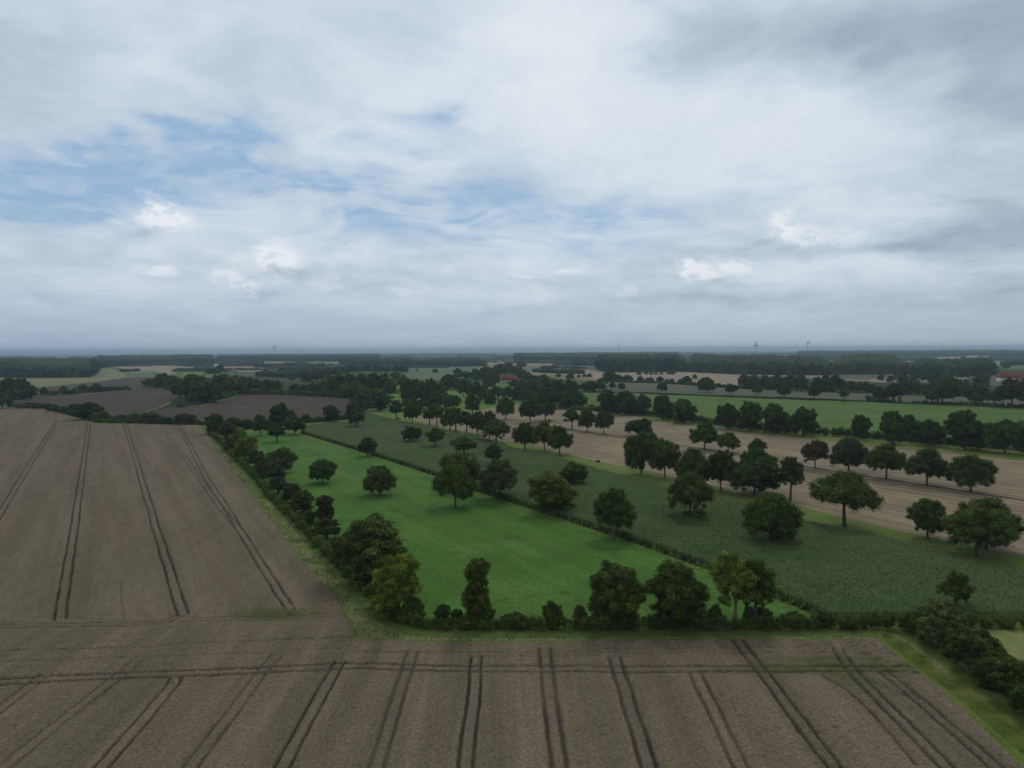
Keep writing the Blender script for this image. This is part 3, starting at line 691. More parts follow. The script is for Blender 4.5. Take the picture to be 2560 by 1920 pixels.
def crown_pts(rng, W, H, z0, nb, rb=None, low=.36, top=1.0, gap=0.0, irr=.16, shape='dome'):
    """clump centres on a handful of big uneven limbs' worth of foliage (lobes)"""
    C_ = []; R = []; L_ = []
    if shape == 'column':
        for k in range(6):
            a = rng.uniform(0, 6.28); L_.append((math.cos(a) * W * .06, math.sin(a) * W * .06, z0 + H * (.14 + .145 * k), W * rng.uniform(.30, .38), H * .13))
    else:
        n = int(rng.integers(6, 9)) + (3 if shape == 'round' else 0); a0 = rng.uniform(0, 6.28)
        for k in range(n):
            a = a0 + 2 * math.pi * k / n + rng.uniform(-.35, .35); r = W * rng.uniform(.17, .27); d = (W / 2 - r) * rng.uniform(.72, 1.08)
            zf = rng.uniform(.22, .58) - (.08 if rng.uniform() < .4 else 0)
            if shape == 'round': zf = rng.uniform(.18, .74); d *= math.sqrt(max(.1, 1 - ((zf - .42) / .60) ** 2))
            L_.append((math.cos(a) * d, math.sin(a) * d, z0 + H * zf, r, min(r * rng.uniform(.8, 1.05), H * .32)))
        for k in range(int(rng.integers(2, 5))):
            a = rng.uniform(0, 6.28); r = W * rng.uniform(.17, .26); d = W * rng.uniform(.0, .17)
            L_.append((math.cos(a) * d, math.sin(a) * d, z0 + H - min(r, H * .28) * rng.uniform(1.0, 1.5), r, min(r, H * .28)))
        L_.append((0, 0, z0 + H * .46, W * .30, H * .32))
        for k in range(int(rng.integers(2, 5))):                       # low skirts that hang below the crown
            a = rng.uniform(0, 6.28); r = W * rng.uniform(.08, .13); d = W * rng.uniform(.24, .40)
            L_.append((math.cos(a) * d, math.sin(a) * d, z0 + H * rng.uniform(.06, .18), r, r * 1.1))
    tot = sum(l[3] ** 2 for l in L_)
    for (x, y, z, r, rz) in L_:
        m = max(5, int(nb * 1.9 * r * r / tot)); ga = rng.uniform(0, 6.28)
        for q in range(m):
            zz = 1 - 1.75 * (q + .5) / m; rr = math.sqrt(max(0, 1 - zz * zz)); az = ga + 2.399963 * q
            if gap and rng.uniform() < gap * .30: continue
            k = rng.uniform(.68, 1.02)
            p = (x + rr * math.cos(az) * r * k, y + rr * math.sin(az) * r * k, z + zz * rz * k)
            if p[2] < z0 - .02 * H: continue
            cr = max(r, W * .16) * rng.uniform(.26, .42)
            if any((p[0] - a[0]) ** 2 + (p[1] - a[1]) ** 2 + ((p[2] - a[2]) * r / rz) ** 2 < (a[3] * .62) ** 2 for a in L_ if a[3] > r * 1.02): continue
            C_.append(p); R.append(cr)
        if r > W * .15: C_.append((x, y, z)); R.append(min(r, rz) * .72)
    return C_, R

def tube(pts, rad, seg=7):
    V = []; Q = []
    for i, (p, r) in enumerate(zip(pts, rad)):
        a = Vector(pts[max(0, i - 1)]); b = Vector(pts[min(len(pts) - 1, i + 1)]); d = (b - a).normalized()
        u = d.cross(Vector((.3, 1, .1))).normalized(); v = d.cross(u)
        for k in range(seg):
            t = 2 * math.pi * k / seg; q = Vector(p) + (u * math.cos(t) + v * math.sin(t)) * r; V.append(q[:])
        if i:
            for k in range(seg): Q.append(((i - 1) * seg + k, (i - 1) * seg + (k + 1) % seg, i * seg + (k + 1) % seg, i * seg + k))
    return V, Q
def trunk_geo(rng, W, H, tf, limbs=6, r0=None, fork=False):
    z0 = H * tf; r0 = r0 or .030 * H * .9; V = []; Q = []
    def add(p, r):
        nonlocal V, Q
        v, q = tube(p, r); o = len(V); V += v; Q += [tuple(i + o for i in f) for f in q]
    lean = rng.uniform(-.03, .03, 2) * H; top = z0 + (H - z0) * (.45 if not fork else .02)
    n = 6; pts = [(lean[0] * t + rng.uniform(-.08, .08), lean[1] * t, top * t - .1) for t in np.linspace(0, 1, n)]
    add(pts, [r0 * (1.35 if i == 0 else 1 - .55 * i / n) for i in range(n)])
    for k in range(limbs):
        az = 2 * math.pi * k / limbs + rng.uniform(-.4, .4); zs = z0 * rng.uniform(.80, 1.25) if not fork else z0 * .98
        s = min(1, max(0, zs / top)); b = np.array([lean[0] * s, lean[1] * s, min(zs, top)])
        q_ = W * (rng.uniform(.22, .34) if fork else rng.uniform(.12, .22)); e = np.array([math.cos(az) * q_, math.sin(az) * q_, z0 + (H - z0) * rng.uniform(.4, .65)])
        mid = (b + e) / 2 + np.array([0, 0, -.02 * H + (.0 if not fork else .02 * H)])
        add([tuple(b), tuple(b * .5 + mid * .5 + rng.normal(0, .12, 3)), tuple(mid), tuple((mid + e) / 2 + rng.normal(0, .2, 3)), tuple(e)], [r0 * .48, r0 * .40, r0 * .30, r0 * .20, r0 * .08])
    return V, Q

PROTO = {}
def proto(kind, i, W, H, tf, nb, per, size, shape='dome', gap=.25, rb=(.11, .17), low=.36, irr=.16, limbs=6, r0=None, fork=False, z_lift=0):
    rng = np.random.default_rng(hash((kind, i, 7)) % 100000 if False else sum(map(ord, kind)) * 31 + i * 17)
    C_, R = crown_pts(rng, W, H * (1 - tf), H * tf, nb, rb, low, 1, gap, irr, shape)
    V, Q, T, tone = leaf_cloud(C_, R, per, size, rng)
    m1 = mesh_np("crown", V, Q, T, [LEAF['dark']], False, {'tone': tone})
    # true extents, so that every copy can be scaled to its measured size
    lo, hi = np.percentile(V, .15, axis=0), np.percentile(V, 99.85, axis=0)
    tv, tq = trunk_geo(rng, W, H, tf, limbs, r0, fork)
    m2 = mesh_np("trunk", tv, tq, None, [M_bark], True)
    PROTO.setdefault(kind, []).append((m1, m2, (hi[0] - lo[0] + hi[1] - lo[1]) / 2, hi[2], lo[2] / hi[2]))
for i in range(6): proto('oak', i, 15, 14, .24, 84, 170, .25, gap=.4, irr=.2, low=.46)
for i in range(3): proto('low', i, 15, 12, .17, 84, 170, .25, gap=.2, irr=.15, low=.46)
for i in range(3): proto('tall', i, 10, 15, .34, 60, 160, .21, gap=.4, irr=.2, rb=(.11, .18))
for i in range(2): proto('airy', i, 10, 15, .34, 52, 130, .21, gap=.9, irr=.28, rb=(.09, .15), limbs=8)
for i in range(3): proto('bushy', i, 10, 12, .03, 90, 190, .19, 'round', gap=.15, irr=.14, low=.40, rb=(.12, .19), limbs=3)
for i in range(2): proto('column', i, 5.5, 13, .04, 56, 130, .19, 'column', .2, (.15, .22), .42, .12, 3)
for i in range(1): proto('fork', i, 17, 15, .44, 84, 160, .27, gap=.5, irr=.2, limbs=4, r0=.55, fork=True, low=.30)
for i in range(3): proto('shrub', i, 5, 4, .02, 46, 120, .14, 'round', gap=.1, irr=.2, rb=(.14, .22), limbs=2, r0=.08)
FAR = []
for i in range(6):
    rng = np.random.default_rng(900 + i); W_, H_, tf = (12, 12, .16) if i < 4 else (11, 10, .04)
    C_, R = crown_pts(rng, W_, H_ * (1 - tf), H_ * tf, 34, None, .38, 1, .2, .16)
    V, Q, T, tone = leaf_cloud(C_, R, 34, .55, rng, lod=1)
    tv, tq = trunk_geo(rng, W_, H_, tf, 2, .35)
    tv = np.array(tv); nq = len(Q)
    allV = np.concatenate([V, tv]); allQ = np.concatenate([Q, np.array(tq) + len(V)])
    mi = np.concatenate([np.zeros(nq), np.ones(len(tq)), np.zeros(len(T))])
    me = mesh_np("tree", allV, allQ, T, [LEAF['dark'], M_bark], False, {'tone': np.concatenate([tone, np.ones(len(tv))])}, mi)
    lo, hi = np.percentile(V, .15, axis=0), np.percentile(V, 99.85, axis=0)
    FAR.append((me, (hi[0] - lo[0] + hi[1] - lo[1]) / 2, hi[2]))

CNT = {}
trng = random.Random(11)
def measure(bx, by, ty, w_px):
    """size in metres of something standing on the ground at (bx, by) and reaching up to row ty"""
    p = at(bx, by); d = ray(bx, ty); t = p.y / d.y; H = CAM_H + d.z * t
    depth = (ROT.inverted() @ (p - Vector((0, 0, CAM_H)))).z * -1
    return p, max(H, 1.0), w_px / F * depth
def place(kind, p, H, W, leafm='dark', label='tree', group=None, name='tree', cat='tree', cx=None, seed=None, rot=None, bark=None):
    if kind == 'far':
        n = CNT.get('far', 0); CNT['far'] = n + 1
        me, W0, H0 = FAR[n % 6] if seed is None else FAR[seed % 6]
        o = link(name, me); o.location = p; s = W / W0; o.scale = (s, s, H / H0); o.rotation_euler.z = trng.uniform(0, 6.28)
        o.material_slots[0].link = 'OBJECT'; o.material_slots[0].material = LEAF[leafm]
        return tag(o, label, cat, group)
    L_ = PROTO[kind]; n = CNT.get(kind, 0); CNT[kind] = n + 1
    m1, m2, W0, H0, tf = L_[(n if seed is None else seed) % len(L_)]
    e = bpy.data.objects.new(name, None); COL.objects.link(e); e.empty_display_size = .5
    e.location = p; e.scale = (W / W0, W / W0, H / H0); e.rotation_euler.z = trng.uniform(0, 6.28) if rot is None else rot
    tag(e, label, cat, group)
    c = link("crown", m1, e); c.material_slots[0].link = 'OBJECT'; c.material_slots[0].material = LEAF[leafm]
    t = link("trunk", m2, e)
    if bark: t.material_slots[0].link = 'OBJECT'; t.material_slots[0].material = bark
    return e
def T(k, bx, by, ty, w_, kind, leafm, label, group=None, name='tree', cat='tree', **kw):
    s = CR[k][1]; b = px(k, bx, by); t = px(k, bx, ty)
    p, H, W = measure(b[0], b[1], t[1], w_ / s)
    return place(kind, p, H, W, leafm, label, group, name, cat, **kw)

# ------------------------------------------------------------------ the named trees
G_M = "trees standing in the meadow"; G_C = "trees standing in the maize"; G_R = "trees along the grass strip between maize and stubble"
G_S = "trees in the row across the stubble"; G_H = "trees in the hedge beyond the stubble"; G_N = "trees in the hedge nearest the wheat"; G_L = "trees in the hedge left of the meadow"
G_F = "small trees in the row above the long green field"
# meadow
T('B', 522, 930, 745, 155, 'oak', 'dark', "dark round tree at the far left corner of the meadow", G_M)
T('B', 668, 985, 825, 158, 'tall', 'dark', "small umbrella-shaped tree on a thin leaning trunk at the meadow's far end", G_M, seed=0)
T('B', 818, 920, 758, 185, 'oak', 'dark', "dark tree on the far corner where meadow meets maize", G_M)
T('B', 700, 868, 648, 220, 'bushy', 'dark', "biggest dark bushy tree behind the meadow's far end", G_M)
T('B', 705, 1246, 1036, 262, 'low', 'dark', "broad dome-shaped meadow tree beside the left hedge", G_M)
T('B', 1060, 1342, 1138, 238, 'low', 'dark', "squat meadow tree with almost hidden trunk, second from the left hedge", G_M)
T('B', 1557, 1444, 1188, 284, 'low', 'dark', "dark heart-shaped tree alone in the middle of the meadow", G_M)
T('C', 618, 1542, 1170, 372, 'oak', 'mid', "tall round green tree in the meadow close to the maize edge", G_M)
# maize
T('B', 1350, 866, 708, 152, 'oak', 'blue', "pale grey-green round tree at the maize's far end", G_C)
T('B', 1448, 1108, 943, 170, 'oak', 'dark', "small lopsided tree on the maize edge over the meadow's far half", G_C)
T('B', 1828, 1000, 843, 178, 'oak', 'dark', "round tree in the far maize, left of its thin-stemmed twin", G_C)
T('B', 2033, 1048, 863, 168, 'tall', 'dark', "thin-stemmed small tree in the far maize", G_C)
T('C', 690, 1120, 933, 230, 'tall', 'dark', "dark ragged tree rising behind the broad maize tree", G_C)
T('C', 655, 1390, 1078, 355, 'low', 'dark', "broad near-black tree behind the tall round meadow tree", G_C)
T('C', 945, 1205, 1003, 160, 'airy', 'blue', "narrow ragged tree behind the large blue-green one", G_C)
T('C', 995, 1482, 1133, 375, 'oak', 'blue', "large blue-green tree standing on the meadow and maize boundary", G_C)
T('C', 1455, 1600, 1253, 415, 'bushy', 'olive', "huge round olive bush-like tree growing down to the maize edge", G_C)
T('C', 1635, 1372, 1158, 240, 'oak', 'dark', "small dark tree just behind the huge olive one", G_C)
T('S', 1532.6, 1347, 1221, 114, 'oak', 'mid', "wide feathery tree with slim pale trunk on the maize edge", G_C, seed=2, bark=M_barkpale)
T('S', 1726, 1300, 1182, 110, 'oak', 'dark', "dark green tree with a dark patch of weeds at its foot in the maize", G_C)
T('S', 1929, 1360, 1233, 140, 'oak', 'mid', "large round tree with lit green top in the right half of the maize", G_C)
T('S', 2389, 1530, 1430, 74, 'airy', 'dark', "dark wispy tree behind the pale one at the right end of the hedge", G_N)
# grass strip between maize and stubble
for a in [(107, 788, 623, 128, 'tall', 'dark', "first small tree with short straight trunk on the bright pasture by the maize corner"),
          (245, 824, 638, 168, 'oak', 'dark', "second tree of the grass strip row, counted from the bright pasture"),
          (395, 845, 678, 135, 'tall', 'dark', "narrow tree third in the grass strip row, touching its neighbour"),
          (458, 848, 648, 125, 'tall', 'olive', "lighter tree just behind the third of the grass strip row"),
          (570, 894, 688, 185, 'oak', 'dark', "wide dark tree fifth in the grass strip row"),
          (622, 888, 688, 155, 'tall', 'dark', "tree pressed behind the wide fifth one of the grass strip row"),
          (713, 908, 718, 150, 'tall', 'dark', "slim tree with a pale trough beside its foot in the strip row"),
          (812, 924, 718, 185, 'oak', 'dark', "round tree between the slim one and the brown-tinged one in the strip row"),
          (912, 962, 713, 200, 'oak', 'rusty', "brown-tinged tree with a high domed top in the strip row"),
          (970, 993, 788, 252, 'oak', 'dark', "wide tree in front of the brown-tinged one, right end of the long row"),
          (1217, 1048, 818, 215, 'oak', 'dark', "tree with ivy-clad trunk, left of the group of three by the stubble"),
          (1385, 1063, 798, 222, 'oak', 'olive', "tallest tree in the middle of the group of three by the stubble"),
          (1518, 1092, 843, 240, 'oak', 'mid', "greener twin-stemmed tree, right of the group of three by the stubble")]:
    T('C', *a, group=G_R)
T('D', 565, 1262, 893, 300, 'low', 'dark', "huge dark tree on the strip, left one of the pair before the verge row", G_R, seed=0)
T('D', 765, 1298, 958, 265, 'oak', 'dark', "slightly smaller right-hand one of the big pair on the strip", G_R)
T('D', 1010, 1375, 1040, 300, 'low', 'dark', "broad dark crown between the big pair and the forked dark tree", G_R, seed=2)
T('D', 1250, 1408, 1058, 300, 'oak', 'dark', "dark tree with a steep forked trunk over the stubble edge", G_R)
T('D', 1580, 1400, 1035, 310, 'oak', 'mid', "green domed top rising behind the widest strip tree", G_R)
T('D', 1545, 1444, 1125, 470, 'low', 'dark', "widest dark tree of the strip, spreading low over the stubble", G_R, seed=1, )
T('D', 1850, 1490, 1108, 240, 'airy', 'dark', "tall ragged tree with gaps right of the widest strip tree", G_R)
T('S', 2111, 1317, 1181, 170, 'fork', 'dark', "wide tree on three forking bare stems against the stubble", G_R, rot=.6)
T('S', 2319, 1346, 1247, 102, 'oak', 'dark', "small round tree with thick short trunk at the stubble edge", G_R, seed=4)
T('S', 2441, 1392, 1258, 160, 'oak', 'mid', "big bright-topped tree with ivy-thick trunk at the right stubble edge", G_R)
T('S', 2466, 1374, 1243, 160, 'oak', 'dark', "dark tree half hidden behind the bright-topped one at the right", G_R)
# row along the brown verge in the stubble
for a in [('C', 1052, 788, 593, 165, 'oak', 'dark', "first tree of the verge row, alone near the pasture"),
          ('C', 1263, 820, 608, 205, 'oak', 'dark', "second tree of the verge row, taller with ragged skirt"),
          ('C', 1395, 800, 643, 195, 'oak', 'blue', "flat grey-green tree overlapping the second one of the verge row"),
          ('C', 1622, 878, 688, 155, 'tall', 'dark', "left tree of the close trio on the verge"),
          ('C', 1755, 898, 693, 165, 'oak', 'dark', "middle tree of the close trio on the verge"),
          ('C', 1898, 914, 713, 172, 'oak', 'dark', "right tree of the close trio on the verge"),
          ('D', 545, 935, 778, 240, 'low', 'dark', "flat-topped tree rising behind the huge dark pair"),
          ('D', 1110, 1050, 808, 262, 'oak', 'mid', "umbrella-crowned tree in the middle of the stubble"),
          ('D', 1318, 1070, 898, 195, 'oak', 'olive', "smaller olive tree right of the umbrella-crowned one"),
          ('D', 1565, 1095, 953, 155, 'oak', 'dark', "small dark dome peeping above the widest strip tree"),
          ('E', 408, 1214, 968, 225, 'oak', 'rusty', "thin brownish tree with light foliage, verge row's left of five"),
          ('E', 695, 1253, 945, 300, 'oak', 'blue', "tall grey-green spreading tree, second of the five on the verge"),
          ('E', 1022, 1308, 998, 345, 'oak', 'dark', "wide dark tree, third of the five on the verge"),
          ('E', 1373, 1360, 1033, 345, 'oak', 'blue', "round grey-green tree, fourth of the five on the verge"),
          ('E', 1750, 1420, 1093, 390, 'oak', 'dark', "dark rounded tree at the right end of the verge row")]:
    T(*a, group=G_S)
# hedge beyond the stubble
for a in [('D', 275, 740, 528, 190, 'bushy', 'dark', "tree at the left end of the dense clump beyond the stubble"),
          ('D', 430, 750, 543, 225, 'low', 'dark', "widest domed tree of the dense clump beyond the stubble"),
          ('D', 580, 752, 573, 155, 'bushy', 'dark', "lower tree at the right end of the dense clump beyond the stubble"),
          ('D', 755, 792, 578, 185, 'bushy', 'mid', "green upright tree after the first gap in the far hedge"),
          ('D', 935, 822, 613, 215, 'bushy', 'dark', "round dark tree right of the green upright one"),
          ('D', 1310, 872, 650, 205, 'bushy', 'dark', "left tree of the run of four in the far hedge"),
          ('D', 1500, 892, 633, 215, 'bushy', 'mid', "highest tree of the run of four in the far hedge"),
          ('D', 1715, 912, 653, 235, 'bushy', 'dark', "third tree of the run of four in the far hedge"),
          ('D', 1960, 932, 683, 260, 'bushy', 'mid', "right tree of the run of four, drooping towards the low hedge"),
          ('E', 803, 966, 748, 182, 'oak', 'mid', "small tree with clear dark trunk right of the low hedge stretch"),
          ('E', 1070, 996, 716, 195, 'bushy', 'mid', "tall narrow tree with thick ivy stem in the far hedge"),
          ('E', 1210, 960, 748, 185, 'bushy', 'mid', "green round tree right behind the tall narrow one"),
          ('E', 1385, 1014, 788, 245, 'bushy', 'mid', "wide low tree in the middle of the right far hedge"),
          ('E', 1700, 1048, 713, 325, 'bushy', 'dark', "largest tree of the right far hedge"),
          ('E', 2045, 1080, 785, 330, 'low', 'mid', "spreading tree on a dark trunk near the right end of the far hedge"),
          ('E', 2290, 1100, 830, 230, 'bushy', 'dark', "tree cut by the right border of the far hedge")]:
    T(*a, group=G_H)
# row above the long green field
for a in [('D', 315, 538, 468, 62, 'oak', 'dark', "small round tree, left of the first pair above the long green field"),
          ('D', 393, 542, 473, 70, 'oak', 'dark', "small round tree, right of the first pair above the long green field"),
          ('D', 745, 548, 473, 92, 'low', 'blue', "small grey-green bushy tree alone above the long green field"),
          ('D', 1130, 560, 423, 150, 'low', 'dark', "largest dark tree in the row above the long green field"),
          ('D', 1340, 578, 478, 112, 'oak', 'rusty', "brown-tinged round tree in the row above the long green field"),
          ('D', 1565, 580, 483, 92, 'oak', 'dark', "small dark tree right of the brown-tinged one"),
          ('D', 1800, 600, 478, 118, 'oak', 'dark', "pointed small tree in the middle of the row above the field"),
          ('D', 2052, 622, 505, 112, 'tall', 'blue', "umbrella-shaped grey tree in the row above the field"),
          ('E', 657, 640, 518, 92, 'tall', 'mid', "small thin light-green tree standing at the green field's edge"),
          ('E', 960, 632, 500, 125, 'low', 'dark', "dark tree left of the reddish-brown one behind the green field"),
          ('E', 1087, 640, 473, 165, 'oak', 'rusty', "reddish-brown round tree behind the green field"),
          ('E', 1420, 658, 558, 105, 'oak', 'mid', "small tree left of the large black-trunked one"),
          ('E', 1500, 655, 428, 265, 'oak', 'dark', "large dark tree with black trunk behind the green field"),
          ('E', 1790, 648, 478, 205, 'low', 'dark', "broad dark tree between the black-trunked one and the crooked one"),
          ('E', 1800, 672, 570, 112, 'tall', 'mid', "small thin-stemmed tree in front of the broad dark one"),
          ('E', 1950, 684, 543, 125, 'airy', 'dark', "crooked tree with thick stem near the right end of the row"),
          ('E', 2110, 684, 430, 270, 'oak', 'rusty', "big brownish tree before the red roofed farm"),
          ('E', 2235, 690, 440, 180, 'oak', 'dark', "dark tree cut by the right border beside the brownish one")]:
    T(*a, group=G_F)
# near hedge (between meadow and wheat)
T('S', 1191, 1568, 1397, 74, 'column', 'olive', "tall narrow column-shaped tree in the near hedge", G_N)
T('S', 1539, 1570, 1406, 142, 'bushy', 'dark', "dark spire-topped bushy tree in the near hedge", G_N, seed=1)
T('S', 1690, 1570, 1407, 148, 'bushy', 'mid', "round full green tree in the near hedge, right of the dark one", G_N, seed=2)
T('S', 1837, 1570, 1379, 120, 'tall', 'light', "light yellow-green tree with bare pale trunk in the near hedge", G_N, seed=1, bark=M_barkpale)
T('S', 1885, 1566, 1398, 110, 'airy', 'mid', "thin-leaved green tree beside the light one, dark trunk", G_N, seed=0)
T('S', 2350, 1612, 1498, 108, 'bushy', 'silver', "pale silvery-green bushy tree where the near hedge turns", G_N)
T('S', 2296, 1584, 1526, 60, 'shrub', 'dark', "dark shrub left against the silvery-green tree", "shrubs in the near hedge", 'shrub', 'shrub')
T('S', 2441, 1682, 1573, 130, 'bushy', 'dark', "large dark bush in the right hedge before the pale field", "bushes of the hedge at the right", 'bush', 'bush')
T('S', 2528, 1740, 1640, 125, 'bushy', 'dark', "dark bush cut by the right border of the picture", "bushes of the hedge at the right", 'bush', 'bush')
T('S', 2480, 1712, 1625, 90, 'bushy', 'dark', "middle bush of the three in the hedge at the right", "bushes of the hedge at the right", 'bush', 'bush')
T('S', 2395, 1645, 1570, 70, 'shrub', 'dark', "low dark shrub between silvery tree and large dark bush", "bushes of the hedge at the right", 'bush', 'bush')
T('S', 2590, 1800, 1680, 120, 'bushy', 'mid', "greener bush lowest at the right border", "bushes of the hedge at the right", 'bush', 'bush')
for a in [('G', 350, 1135, 922, 185, "dome-shaped dark bush alone in the low part of the near hedge"), ('G', 590, 1110, 938, 115, "narrow pointed bush left of the dark spire-topped tree"),
          ('G', 1740, 1135, 922, 135, "conical bush between the round tree and the light tree"), ('F', 1610, 1075, 938, 145, "dark bush left of the column-shaped tree, further one"),
          ('F', 1735, 1075, 973, 115, "smaller bush touching the column tree's left side"), ('F', 2170, 1120, 1018, 130, "low bush right of the column-shaped tree"),
          ('F', 1990, 1110, 960, 170, "bush at the foot of the column-shaped tree"), ('G', 2180, 1110, 965, 150, "bush right of the thin-leaved tree"),
          ('H', 220, 1110, 1008, 210, "wide low bush at the meadow's right corner"), ('H', 475, 1120, 1003, 150, "round bush at the very corner of maize and meadow"),
          ('G', 60, 1125, 1018, 190, "low bush between the column tree and the dome-shaped bush"), ('G', 2060, 1100, 935, 130, "bush between the two trunks of the light and olive trees"),
          ('G', 960, 1130, 1020, 190, "bush under the gap between dark tree and round tree")]:
    k, bx, by, ty, w_, lb = a
    T(k, bx, by, ty, w_, 'shrub', 'dark', lb, "shrubs in the near hedge", 'shrub', 'shrub')
# left hedge, from its far end towards the corner
for a in [('B', 140, 920, 738, 175, 'bushy', 'dark', "dark spiky tree at the far end of the left hedge"),
          ('B', 240, 975, 808, 155, 'bushy', 'blue', "second tree of the left hedge, dull grey-green"),
          ('B', 340, 1060, 862, 155, 'bushy', 'light', "light yellow-green round tree near the hedge's far end"),
          ('B', 395, 1135, 925, 215, 'bushy', 'light', "taller light green tree in front of the yellow-green one"),
          ('B', 268, 1058, 918, 125, 'bushy', 'olive', "olive bush on the path side of the yellow-green tree"),
          ('B', 485, 1210, 1050, 155, 'bushy', 'mid', "small green-topped tree before the dome-shaped meadow tree"),
          ('B', 640, 1330, 1148, 190, 'bushy', 'blue', "grey-green tree in the middle of the left hedge"),
          ('B', 560, 1290, 1130, 150, 'bushy', 'dark', "dark tree left against the grey-green middle one"),
          ('B', 675, 1430, 1285, 145, 'bushy', 'blue', "low grey tree below the middle one of the left hedge"),
          ('B', 790, 1510, 1338, 170, 'bushy', 'rusty', "reddish-brown tree of the left hedge, upper one"),
          ('B', 880, 1590, 1400, 215, 'bushy', 'dark', "dark green tree beside the reddish-brown one"),
          ('B', 1075, 1690, 1448, 165, 'column', 'rusty', "upright reddish-topped tree of the left hedge, lower one"),
          ('F', 610, 375, 190, 235, 'bushy', 'dark', "dark round bush just before the biggest hedge tree"),
          ('F', 450, 240, 130, 150, 'bushy', 'mid', "dull green bush in the hedge beside the reddish-topped tree"),
          ('F', 975, 745, 178, 600, 'bushy', 'dark', "biggest dark round tree of the left hedge"),
          ('F', 790, 610, 350, 260, 'bushy', 'olive', "olive-brown bush against the left side of the biggest tree"),
          ('F', 1215, 1050, 500, 440, 'bushy', 'yellow', "yellow-green leafy tree near the meadow corner"),
          ('F', 1060, 960, 690, 230, 'bushy', 'olive', "olive bush left against the yellow-green tree"),
          ('F', 1370, 1060, 865, 165, 'shrub', 'dark', "dark bush at the foot of the yellow-green tree, meadow side"),
          ('F', 1270, 1080, 950, 160, 'shrub', 'mid', "green bush below the yellow-green tree, path side"),
          ('F', 960, 800, 620, 170, 'shrub', 'blue', "grey bush between the biggest tree and the yellow one"),
          ('F', 1130, 1000, 870, 150, 'shrub', 'dark', "dark bush filling the hedge bottom left of the yellow tree")]:
    T(*a, group=G_L)

# ------------------------------------------------------------------ hedges
def hedge(label, pts, width, height, seed, leafm='dark', dens=1.0, name='hedge', group="low hedges", vary=.5, leaf=.24, world=False):
    rng = np.random.default_rng(seed); P = pts if world else poly_w(pts); C_ = []; R = []
    for a, b in zip(P[:-1], P[1:]):
        a = np.array(a); b = np.array(b); n = max(1, int(np.linalg.norm(b - a) / (width * .26) * dens))
        for k in range(n):
            p = a + (b - a) * (k + rng.uniform(0, 1)) / n + rng.normal(0, width * .2, 2)
            h = height * (1 - vary * .5 + vary * (vnoise(np.array([p[0] / 6]), np.array([p[1] / 6]), seed)[0]) + rng.uniform(-.4, .45) * vary)
            r = width * rng.uniform(.22, .46)
            C_.append((p[0], p[1], max(r * .5, h - r))); R.append(r)
            if h > 2.0 * r: C_.append((p[0] + rng.normal(0, .2), p[1], h * .35)); R.append(r)
    V, Q, T_, tone = leaf_cloud(C_, R, 60 if leaf > .3 else 110, leaf if leaf > .3 else .15, rng, lod=1)
    o = link(name, mesh_np(name, V, Q, T_, [LEAF[leafm]], False, {'tone': tone}))
    return tag(o, label, "hedge", group)
hedge("low bushy hedge along the near side of the meadow", [(1035, 1568), (1100, 1573), (1300, 1574), (1500, 1575), (1700, 1575), (1900, 1575), (2045, 1573)], 2.2, 2.6, 1)
hedge("low hedge in front of the maize, right of the meadow", [(2040, 1573), (2150, 1573), (2290, 1574)], 2.6, 3.0, 2)
hedge("low hedge behind the pale field at the right border", [(2400, 1569), (2480, 1570), (2600, 1570), (2800, 1570)], 2.2, 2.6, 3, 'mid')
hedge("undergrowth under the trees of the left hedge", [(520, 1078), (560, 1115), (618, 1175), (672, 1238), (735, 1300), (800, 1370), (860, 1428)], 3.2, 2.6, 4, 'dark')
hedge("undergrowth between the biggest tree and the hedge corner", [(860, 1428), (918, 1478), (985, 1542), (1040, 1570)], 2.8, 2.4, 5, 'mid')
hedge("bushy undergrowth of the hedge at the far right", [(2330, 1600), (2420, 1665), (2520, 1735), (2660, 1850)], 3.5, 3.2, 6)
hedge("dark hedge along the far edge of the wheat, left part", [(20, 1019), (60, 1018), (115, 1020), (150, 1030), (200, 1044), (240, 1056)], 4, 4.5, 7, leaf=.4)
hedge("dark hedge along the far edge of the wheat, right part", [(240, 1057), (340, 1058), (430, 1059), (500, 1061)], 5, 4.0, 8, leaf=.4)
hedge("low hedge between dark field and meadow's far end", [(500, 1062), (560, 1064), (640, 1070), (700, 1066), (760, 1058), (830, 1051), (880, 1047)], 4, 3.6, 9, leaf=.4)
hedge("low stretch of the hedge beyond the stubble, left part", [(1430, 1025), (1520, 1030), (1630, 1040), (1750, 1056), (1830, 1068)], 6, 4.5, 10, leaf=.5)
hedge("low stretch of the hedge beyond the stubble, middle part", [(1830, 1068), (1950, 1080), (2030, 1086), (2080, 1090)], 6, 4.5, 11, leaf=.5)
hedge("low stretch of the hedge beyond the stubble, right part", [(2080, 1090), (2200, 1098), (2400, 1114), (2560, 1126), (2760, 1140)], 6, 5.5, 12, leaf=.5)
hedge("clipped dark hedge line above the long green field", [(1600, 984), (1758, 990), (1900, 996), (2060, 1001), (2120, 1003)], 2.5, 1.2, 13, leaf=.4, vary=.2)
hedge("row of low dark bushes behind the green field's right half", [(2165, 1003), (2250, 1007)], 6, 5, 14, leaf=.6, vary=1)
hedge("broken line of low bushes at the green field's right end", [(2280, 1008), (2340, 1010), (2440, 1013), (2560, 1018), (2700, 1024)], 5, 2.5, 15, leaf=.5, vary=1)
hedge("hedge across the grey crop, behind the small trees", [(1510, 955), (1640, 959), (1700, 961), (1845, 972), (1900, 975)], 5, 4, 16, leaf=.6, vary=.8)
hedge("hedge between dark field and dark strip at the left", [(118, 989), (165, 986), (210, 981), (260, 978), (320, 973)], 7, 5, 17, leaf=.6, vary=1)
